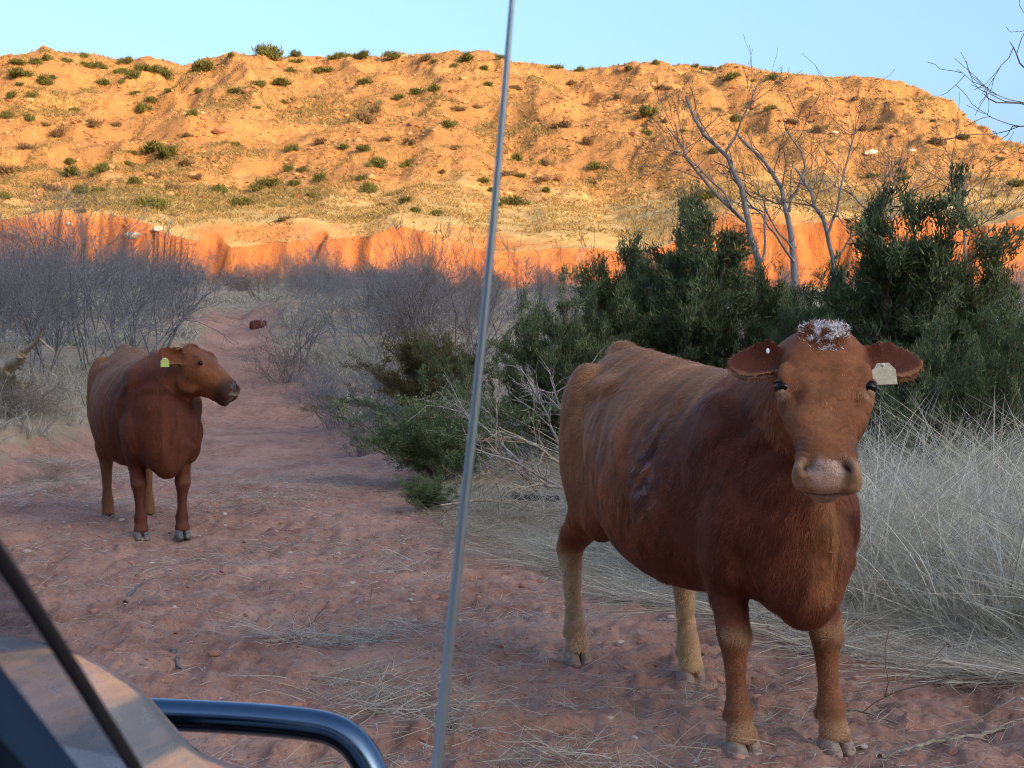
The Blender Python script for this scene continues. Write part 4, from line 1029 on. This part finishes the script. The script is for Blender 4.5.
        fd = fd - nn * (fd * nn).sum(1, keepdims=True); fd = nrm(fd)
        sp = (~hh)
        L = rnd.uniform(.018, .042, hairs) * np.where(hh, .40, 1.0) * np.where(p[:, 2] < .5, .6, 1.0); L[bald] *= .25
        lock = 1 + .30 * fbm(p[:, 0] * 34 + p[:, 1] * 17 - 20 * p[:, 2], p[:, 2] * 9 + p[:, 0] * 6, 151, 3)
        cc = cc * (lock * np.where(hh, rnd.uniform(.8, 1.2, hairs), np.where(p[:, 2] < .6, rnd.uniform(.82, 1.18, hairs), rnd.uniform(.62, 1.36, hairs))))[:, None]
        d = nrm(fd + nn * (rnd.uniform(.08, .38, hairs) * np.where(hh, .35, 1))[:, None])
        hv_, hf, hcol = blades(p - nn * .001, d, L, rnd.uniform(.0016, .0036, hairs), -nn * .12, 1, np.clip(cc, 0, 1), rnd, side=nrm(np.cross(d, nn)))
        hm = mesh_np("coat_hair", hv_, tris=hf, col=hcol, smooth=True)
        obj("coat_hair", hm, M_HAIR, root)
    # dusty frosted tuft on the poll
    N = 9000 if near else 900
    t0 = np.stack([np.clip(rnd.normal(size=N) * .040 + .010, -.06, .09), np.clip(rnd.normal(size=N) * .036, -.08, .08), np.zeros(N)], 1)
    t0[:, 2] = .004 - .45 * np.maximum(0, -t0[:, 0]) - 6 * np.minimum(0, t0[:, 0]) ** 2 - 3.0 * t0[:, 1] ** 2 + rnd.uniform(0, .014, N)
    rp = poll + t0 @ HM.T
    d = nrm(rnd.normal(size=(N, 3)) * .8 + v * .45 - u * .2)
    k = (fbm(t0[:, 0] * 50, t0[:, 1] * 50, 161, 2) + rnd.normal(size=N) * .3 > (-.15 if near else 2))[:, None]
    col = np.where(k, np.array([.88, .85, .85]) * rnd.uniform(.7, 1.1, (N, 1)), RED * rnd.uniform(.6, 1.3, (N, 1)))
    hv_, hf, hcol = blades(rp, d, rnd.uniform(.004, .010, N), rnd.uniform(.002, .004, N), rnd.normal(size=(N, 3)) * .7, 2, col, rnd)
    o = obj("poll_tuft", mesh_np("poll_tuft", hv_, tris=hf, col=hcol, smooth=False), M_HAIR, root)
    if near: o["label"] = "whitish dusty curls on top of the head"
    # ear fringe
    fp, fdv = [], []
    for e0, ed, ew, en in EARS:
        m_ = 1500 if near else 250; s_ = rnd.uniform(.12, 1.0, m_); sd = np.where(rnd.random(m_) < .62, 1, -1)
        wd = np.interp(s_, [0, .12, .35, .6, .82, .94, 1], EWD)
        fp.append(e0 + np.outer(s_ * .222, ed) + np.outer(.018 * np.sin(s_ * 2.6) + sd * wd * .96, ew) + np.outer(.62 * wd * .75 * np.minimum(1, (1.1 - s_) * 1.4) - .008, en) + rnd.normal(size=(m_, 3)) * .003)
        fdv.append(nrm(np.outer(sd * .7, ew) + ed * .55 + rnd.normal(size=(m_, 3)) * .35))
    for e0, ed, ew, en in EARS:
        m_ = 24 if near else 8; s_ = rnd.uniform(.05, .75, m_); wd = np.interp(s_, [0, .12, .35, .6, .82, .94, 1], EWD); sd = rnd.uniform(-.75, .75, m_)
        fp.append(e0 + np.outer(s_ * .215, ed) + np.outer(.018 * np.sin(s_ * 2.6) + sd * wd, ew) + np.outer(.010 + .9 * sd ** 2 * wd * np.minimum(1, (1.1 - s_) * 1.4), en))
        fdv.append(nrm(ed * .9 + en * .35 + rnd.normal(size=(m_, 3)) * .4))
    fp = np.concatenate(fp); fdv = np.concatenate(fdv); m_ = len(fp)
    hv_, hf, hcol = blades(fp, fdv, rnd.uniform(.004, .011, m_), rnd.uniform(.001, .002, m_), rnd.normal(size=(m_, 3)) * .3, 2, (GOLD if near else RED * .6) * rnd.uniform(.6, 1.3, (m_, 1)), rnd)
    obj("ear_fringe", mesh_np("ear_fringe", hv_, tris=hf, col=hcol, smooth=False), M_HAIR, root)
    # eyes
    for sg in (-1, 1):
        if near:
            lv_, lt_ = ellipsoid((0, 0, 0), (1, 1, 1), n=20); B_ = np.array([.0350, .0290, .0290])
            up_ = lv_ * B_; tri_ = up_[lt_].mean(1); keep = lt_[(tri_[:, 0] < -.012 + .2 * tri_[:, 2])]
            ce_ = hd(.205, sg * .1345, -.033)
            o_ = obj("eyelid", mesh_np("eyelid", up_ @ HM.T + ce_, tris=keep, col=np.tile(RED * .55, (len(up_), 1))), M_HAIR, root)
            dn_ = lv_ * np.array([.0342, .0275, .0275]); tri_ = dn_[lt_].mean(1); keep = lt_[(tri_[:, 0] > .0235)]
            obj("eyelid", mesh_np("eyelid", dn_ @ HM.T + ce_, tris=keep, col=np.tile(np.array([.42, .27, .18]), (len(dn_), 1))), M_HAIR, root)
        ev_, et = ellipsoid((0, 0, 0), (.031, .0255, .0255) if near else (.018, .018, .018)); obj("eye", mesh_np("eye", ev_, tris=et), M_EYE, root, hd(.205, sg * (.1345 if near else .138), -.033 if near else -.028))
    # hooves: two claws each
    for fx, fy in list(feet) + list(hip_feet):
        vs = []
        for sg in (-1, 1):
            rg = []
            for z, l0, l1, hw in ((0, -.05, .084, .028), (.02, -.05, .077, .028), (.04, -.046, .062, .026), (.056, -.04, .046, .023), (.066, -.03, .035, .018)):
                cx, rx = (l0 + l1) / 2, (l1 - l0) / 2; c_, s_ = sup(2.6)
                rg.append(np.stack([cx + c_ * rx, sg * .030 + s_ * hw + sg * .10 * np.maximum(0, .0) - sg * .08 * np.maximum(0, c_ * rx - .02), np.full(len(ANG), z)], 1))
            vs.append((*closed_loft(rg), None))
        a, b, _ = merge(vs); obj("hoof", mesh_np("hoof", a, tris=b), M_HOOF if near else M_HOOFD, root, (fx + .012, fy, -.014))
    return root, hd, (u, w, v)

def ear_tag(root, pos, down, face_n, mat, size, label):
    """flat shield-shaped tag hanging from the ear"""
    down = nrm(np.array(down, float)); n = np.array(face_n, float); n = nrm(n - down * n.dot(down)); s_ = np.cross(down, n)
    sw, sh = size
    out = [(-.25, 0), (.25, 0), (.38, .22), (.5, .32), (.5, 1), (-.5, 1), (-.5, .32), (-.38, .22)]
    f = [np.array(pos) + s_ * a * sw + down * b * sh + n * .0015 for a, b in out]; k = [p - n * .003 for p in f]
    m = len(out); V = np.array(f + k); T = []
    for i in range(1, m - 1): T += [[0, i, i + 1], [m, m + i + 1, m + i]]
    for i in range(m): j = (i + 1) % m; T += [[i, m + i, m + j], [i, m + j, j]]
    o = obj("ear_tag", mesh_np("ear_tag", V, tris=np.array(T), smooth=False), mat, root); o["label"] = label
    a, b = ellipsoid(np.array(pos) + n * .004 + down * sh * .1, (.006, .006, .006)); obj("tag_pin", mesh_np("tag_pin", a, tris=b), M_PIN, o)

# near cow
def ring(deg): return math.radians(deg)
HX, HY = .339, -.941; AN = math.atan2(HY, HX)
C0 = np.array([.738, 5.525, 0]); C0[2] = float(H(C0[:1], C0[1:2], False)[0])
def loc_dir(dx, dy, dz): return (dx * HX + dy * HY, -dx * HY + dy * HX, dz)
def loc_pt(p, C=None): q = np.array(p) - (C0 if C is None else C); return np.array(loc_dir(*q))
near_u = loc_dir(-.11, -.585, -.80); near_v = loc_dir(-.15, -.785, .60)
pollw = pix(824, 4.55, 1.4 + 20 / F * 4.55)
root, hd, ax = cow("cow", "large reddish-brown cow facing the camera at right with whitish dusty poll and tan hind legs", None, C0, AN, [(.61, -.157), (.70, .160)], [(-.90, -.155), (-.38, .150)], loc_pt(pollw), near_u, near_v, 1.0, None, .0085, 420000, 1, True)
tag(root, "large reddish-brown cow facing the camera at right with whitish dusty poll and tan hind legs", "cow", "red cows on the ranch track")
u_, w_, v_ = ax
ear_tag(root, hd(.112, .182, -.030), u_ * .95 + w_ * .05, v_ + u_ * .2, M_TAG, (.074, .084), "worn cream ear tag")
a, b = ellipsoid(hd(.055, -.180, -.040), (.006, .005, .011), np.stack([w_, v_, u_], 1)); obj("ear_pin", mesh_np("ear_pin", a, tris=b), M_PIN, root)

# far cow, head turned to the right of the picture
HX, HY = nrm(np.array([.45, -.89])); AN = math.atan2(HY, HX)
C1 = np.array([-2.82, 10.72, 0]); C1[2] = float(H(C1[:1], C1[1:2], False)[0])
pollw = pix(194, 10.0, 1.4 + (350 - 342) / F * 10.0)
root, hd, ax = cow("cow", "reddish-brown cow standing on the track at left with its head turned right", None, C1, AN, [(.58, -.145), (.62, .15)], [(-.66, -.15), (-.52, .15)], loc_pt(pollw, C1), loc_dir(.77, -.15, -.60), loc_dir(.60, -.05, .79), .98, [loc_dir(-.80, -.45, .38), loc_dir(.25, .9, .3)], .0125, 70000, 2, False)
tag(root, "dark reddish-brown cow standing on the track at left, head turned to the right", "cow", "red cows on the ranch track")
u_, w_, v_ = ax
near_side = -1 if (w_ @ np.array(loc_dir(0, -1, 0))) < 0 else 1
ear_tag(root, hd(.078, near_side * .092, -.075) + np.array(loc_dir(-.80, -.45, .38)) * .165 + np.array(loc_dir(0, -.045, -.045)), np.array([0, 0, -1.0]), np.array(loc_dir(0, -1, 0)), M_TAGG, (.06, .065), "pale green ear tag")
# third animal: bedded down past the crest of the track
def lying_calf():
    b = hit(257, 329); s_ = .34
    o = empty("resting_calf", b - np.array([0, 0, .02]), math.radians(15), s_)
    parts = []
    K = [(-.55, .50, .14, .06), (-.48, .62, .04, .20), (-.30, .70, .0, .30), (0, .72, -.02, .34), (.28, .70, .0, .29), (.48, .62, .05, .20), (.56, .5, .15, .08)]
    rings = [np.stack([np.full(len(ANG), x), np.cos(ANG) * hw, (zt + zb) / 2 + np.sin(ANG) * (zt - zb) / 2], 1) for x, zt, zb, hw in smooth_keys(K, 18)]
    parts.append(closed_loft(rings))
    NK = [(.40, 0, .45, .19), (.58, .08, .58, .14), (.66, .2, .52, .10), (.70, .32, .42, .09), (.72, .44, .30, .065), (.72, .50, .24, .04)]
    parts.append(closed_loft([np.stack([r[0] + np.cos(ANG) * r[3], np.full(len(ANG), r[1]), r[2] + np.sin(ANG) * r[3]], 1) for r in smooth_keys(NK, 16)]))
    for sg in (-1, 1):
        parts.append(ellipsoid((-.30, sg * .26, .22), (.22, .10, .2))); parts.append(ellipsoid((-.10, sg * .33, .06), (.22, .05, .05))); parts.append(ellipsoid((.40, sg * .2, .10), (.2, .06, .07)))
        parts.append(ellipsoid((.66 + sg * .11, .24, .58), (.08, .03, .035)))
    V, T, _ = merge([(a, b_, None) for a, b_ in parts])
    tmp = bpy.data.objects.new("tmp", mesh_np("tmp", V, tris=T)); COL.objects.link(tmp)
    rm = tmp.modifiers.new("r", 'REMESH'); rm.mode = 'VOXEL'; rm.voxel_size = .03; rm.use_smooth_shade = True
    me = bpy.data.meshes.new_from_object(tmp.evaluated_get(bpy.context.evaluated_depsgraph_get())); bpy.data.objects.remove(tmp); me.name = "body"
    set_col(me, np.tile(DARK * .6, (len(me.vertices), 1))); obj("body", me, M_COAT, o)
    tag(o, "dark red-brown animal resting at the far crest of the track", "calf")
lying_calf()
# ------------------------------------------------------------------ the truck the picture is taken from
def paint(name, c, metal=.0, rough=.12, coat=1.0, dust=.25):
    m = Mat(name); n = m.noise(18, 8, .7)
    m.base(m.mix(m.ramp(n, [(.45, 0), (.75, dust)]), c, (.42, .41, .41)))
    m.l(m.ramp(n, [(.4, rough), (.8, rough + .22)]), m.b.inputs["Roughness"])
    m.set(Metallic=metal); m.b.inputs["Coat Weight"].default_value = coat; m.b.inputs["Coat Roughness"].default_value = .05; return m.m
M_PAINT = paint("silver_paint", (.44, .45, .48), .45, .15, 1.0, .5)
M_BLACKM = paint("black_gloss_tube", (.075, .125, .185), 1.0, .16, .6, .05)
M_RUBBER = simple("rubber_trim", (.012, .012, .014), .55, .3)
M_WHIP = simple("antenna_steel", (.30, .36, .40), .42, .5, .85)
M_DASH = simple("dashboard_plastic", (.008, .028, .06), .7, .15)
def glass():
    m = Mat("windshield_glass"); t = m.t
    tr = m.n("ShaderNodeBsdfTransparent"); tr.inputs[0].default_value = (.50, .60, .70, 1); gl = m.n("ShaderNodeBsdfGlossy"); gl.inputs["Roughness"].default_value = .03
    lw = m.n("ShaderNodeLayerWeight"); lw.inputs[0].default_value = .5; fr = m.n("ShaderNodeMath", operation="POWER"); m.l(lw.outputs["Facing"], fr.inputs[0]); fr.inputs[1].default_value = 4.0; mx = m.n("ShaderNodeMixShader")
    m.l(fr.outputs[0], mx.inputs[0]); m.l(tr.outputs[0], mx.inputs[1]); m.l(gl.outputs[0], mx.inputs[2]); m.l(mx.outputs[0], m.out.inputs[0]); return m.m
M_GLASS = glass()
TB = np.array([-1.05, .8, 0.])
truck = tag(empty("pickup_truck", TB), "silver truck hood corner with black grille guard and whip antenna at lower left", "truck")
def tpart(name, v, mat, tris=None, quads=None, smooth=True, parent=None):
    return obj(name, mesh_np(name, np.asarray(v) - TB, tris=tris, quads=quads, smooth=smooth), mat, parent or truck)
def sheet(P):
    P = np.array(P); n, m, _ = P.shape; i = np.arange(n - 1)[:, None] * m; j = np.arange(m - 1)[None]
    return P.reshape(-1, 3), np.stack([i + j, i + j + 1, i + m + j + 1, i + m + j], -1).reshape(-1, 4)
# hood and fender: one crowned shell, cross-section falling to the right-hand side
XS = np.array([-2.02, -1.98, -1.88, -1.7, -1.4, -1.05, -.80, -.62, -.49, -.41, -.372, -.334, -.26, -.19, -.15, -.132, -.125])
ZS = np.array([.60, .86, .99, 1.05, 1.10, 1.125, 1.12, 1.112, 1.095, 1.055, 1.016, .977, .950, .915, .85, .74, .56])
KS = smooth_keys(np.stack([XS, ZS], 1), 70)
rows = []
for yy in np.linspace(.62, 1.62, 40):
    f = (yy - .62) / 1.0; drop = .155 * f - .098 + .10 * max(0, (f - .86) / .14) ** 2.2
    rows.append(np.stack([KS[:, 0], np.full(70, yy), KS[:, 1] + .03 - drop * np.clip((KS[:, 1] - .5) / .5, 0, 1)], 1))
v, q = sheet(rows); tpart("hood", v, M_PAINT, quads=q[:, ::-1])
v, q = sheet([rows[-1], np.stack([rows[-1][:, 0], np.full(70, 1.64), np.full(70, .55)], 1)]); tpart("grille_panel", v, M_RUBBER, quads=q[:, ::-1])
for sx in (-.42, -1.68):
    a, b = ellipsoid((sx, 1.64, .80), (.11, .035, .085)); tpart("headlight", a, simple("headlight_glass", (.5, .52, .55), .08, .6), tris=b)
# wheel under the fender
for sx in (-.24, -1.9):
    a = np.linspace(0, 2 * math.pi, 40); prof = [(-.11, .24), (-.12, .34), (-.09, .375), (.09, .375), (.12, .34), (.11, .24)]
    P = [[(sx + px_, 1.12 + math.cos(t) * r, .375 + math.sin(t) * r) for px_, r in prof] for t in a]; v, q = sheet(P)
    wh = tpart("tyre", v, M_RUBBER, quads=q)
    v, q = sheet([[(sx + .06, 1.12 + math.cos(t) * r, .375 + math.sin(t) * r) for r in (.02, .12, .24)] for t in a]); tpart("rim", v, M_PAINT, quads=q, parent=wh)
# grille guard: bent tube with uprights
def tube_part(name, pts, r, mat, sides=16, n=60, parent=None):
    P = smooth_keys(np.array(pts, float), n); v, q = tubes([(P, np.full(n, r) if np.isscalar(r) else np.interp(np.linspace(0, 1, n), np.linspace(0, 1, len(r)), r))], sides)
    return tpart(name, v, mat, quads=q, parent=parent)
GB_ = [(-1.95, 1.86, .42), (-1.96, 1.87, .70), (-1.93, 1.89, .87), (-1.84, 1.91, .905), (-1.4, 1.93, .91), (-1.05, 1.935, .91), (-.7, 1.93, .905), (-.42, 1.915, .900), (-.27, 1.90, .893), (-.225, 1.89, .882), (-.195, 1.878, .852), (-.172, 1.862, .80), (-.158, 1.845, .72), (-.155, 1.83, .42)]
def chaikin(P, k=2):
    P = np.array(P, float)
    for _ in range(k): P = np.concatenate([P[:1], np.stack([.75 * P[:-1] + .25 * P[1:], .25 * P[:-1] + .75 * P[1:]], 1).reshape(-1, 3), P[-1:]])
    return P
P = chaikin(GB_, 3); v, q = tubes([(P, np.full(len(P), .0220))], 20); tpart("grille_guard", v, M_BLACKM, quads=q)
for sx in (-.62, -1.48): tube_part("guard_upright", [(sx, 1.925, .905), (sx, 1.93, .65), (sx, 1.9, .40)], .02, M_BLACKM)
tube_part("guard_crossbar", [(-1.93, 1.855, .62), (-1.05, 1.92, .62), (-.16, 1.84, .62)], .02, M_BLACKM)
tube_part("bumper", [(-2.0, 1.74, .47), (-1.05, 1.82, .47), (-.13, 1.74, .47)], .075, M_RUBBER)
# whip antenna on a fender bracket
AY = 1.15
pa = lambda px, py: (pix(px, AY, CH + (HOR - py) / F * AY))
an = tube_part("antenna", [pa(424, 905), pa(437, 768), pa(456, 580), pa(478, 380), pa(497, 180), pa(512, 0), pa(524, -140), pa(533, -260)], [.0050, .0048, .0043, .0037, .0030, .0023, .0019, .0013], M_WHIP, 10)
tube_part("antenna_mount", [pa(424, 905), pa(422, 930), (-.11, AY, .90), (-.16, AY, .88)], .008, M_RUBBER, parent=an)
# windshield edge, glass and dashboard
e = [(-.205, .40, 1.425), (-.2, .55, 1.317), (-.202, .75, 1.176), (-.206, .80, 1.143)]
P = smooth_keys(np.array(e), 24); v, q = tubes([(P, np.full(24, .0036))], 10); tpart("windshield_seal", v, M_RUBBER, quads=q)
L = [np.stack([np.full(12, x), np.linspace(.40, .80, 12) + .10 * math.sin((x + .2) / 1.7 * -math.pi) * 1.0, np.linspace(1.425, 1.143, 12)], 1) for x in np.linspace(-.206, -1.9, 20)]
v, q = sheet(L); tpart("windshield", v, M_GLASS, quads=q)
D = []
for yy in np.linspace(.42, .79, 14):
    D.append([(x, yy, 1.425 - (yy - .40) * .705 - .022 - .10 * max(0, (x + .217) / .014) ** 2) for x in np.concatenate([np.linspace(-1.85, -.30, 16), np.linspace(-.29, -.208, 14)])])
v, q = sheet(D); tpart("dashboard", v, M_DASH, quads=q[:, ::-1])
v, q = sheet([[(-.14, y, z) for y in np.linspace(-.5, .62, 6)] for z in (.5, .8, 1.0, 1.08)]); tpart("door_panel", v, M_PAINT, quads=q)
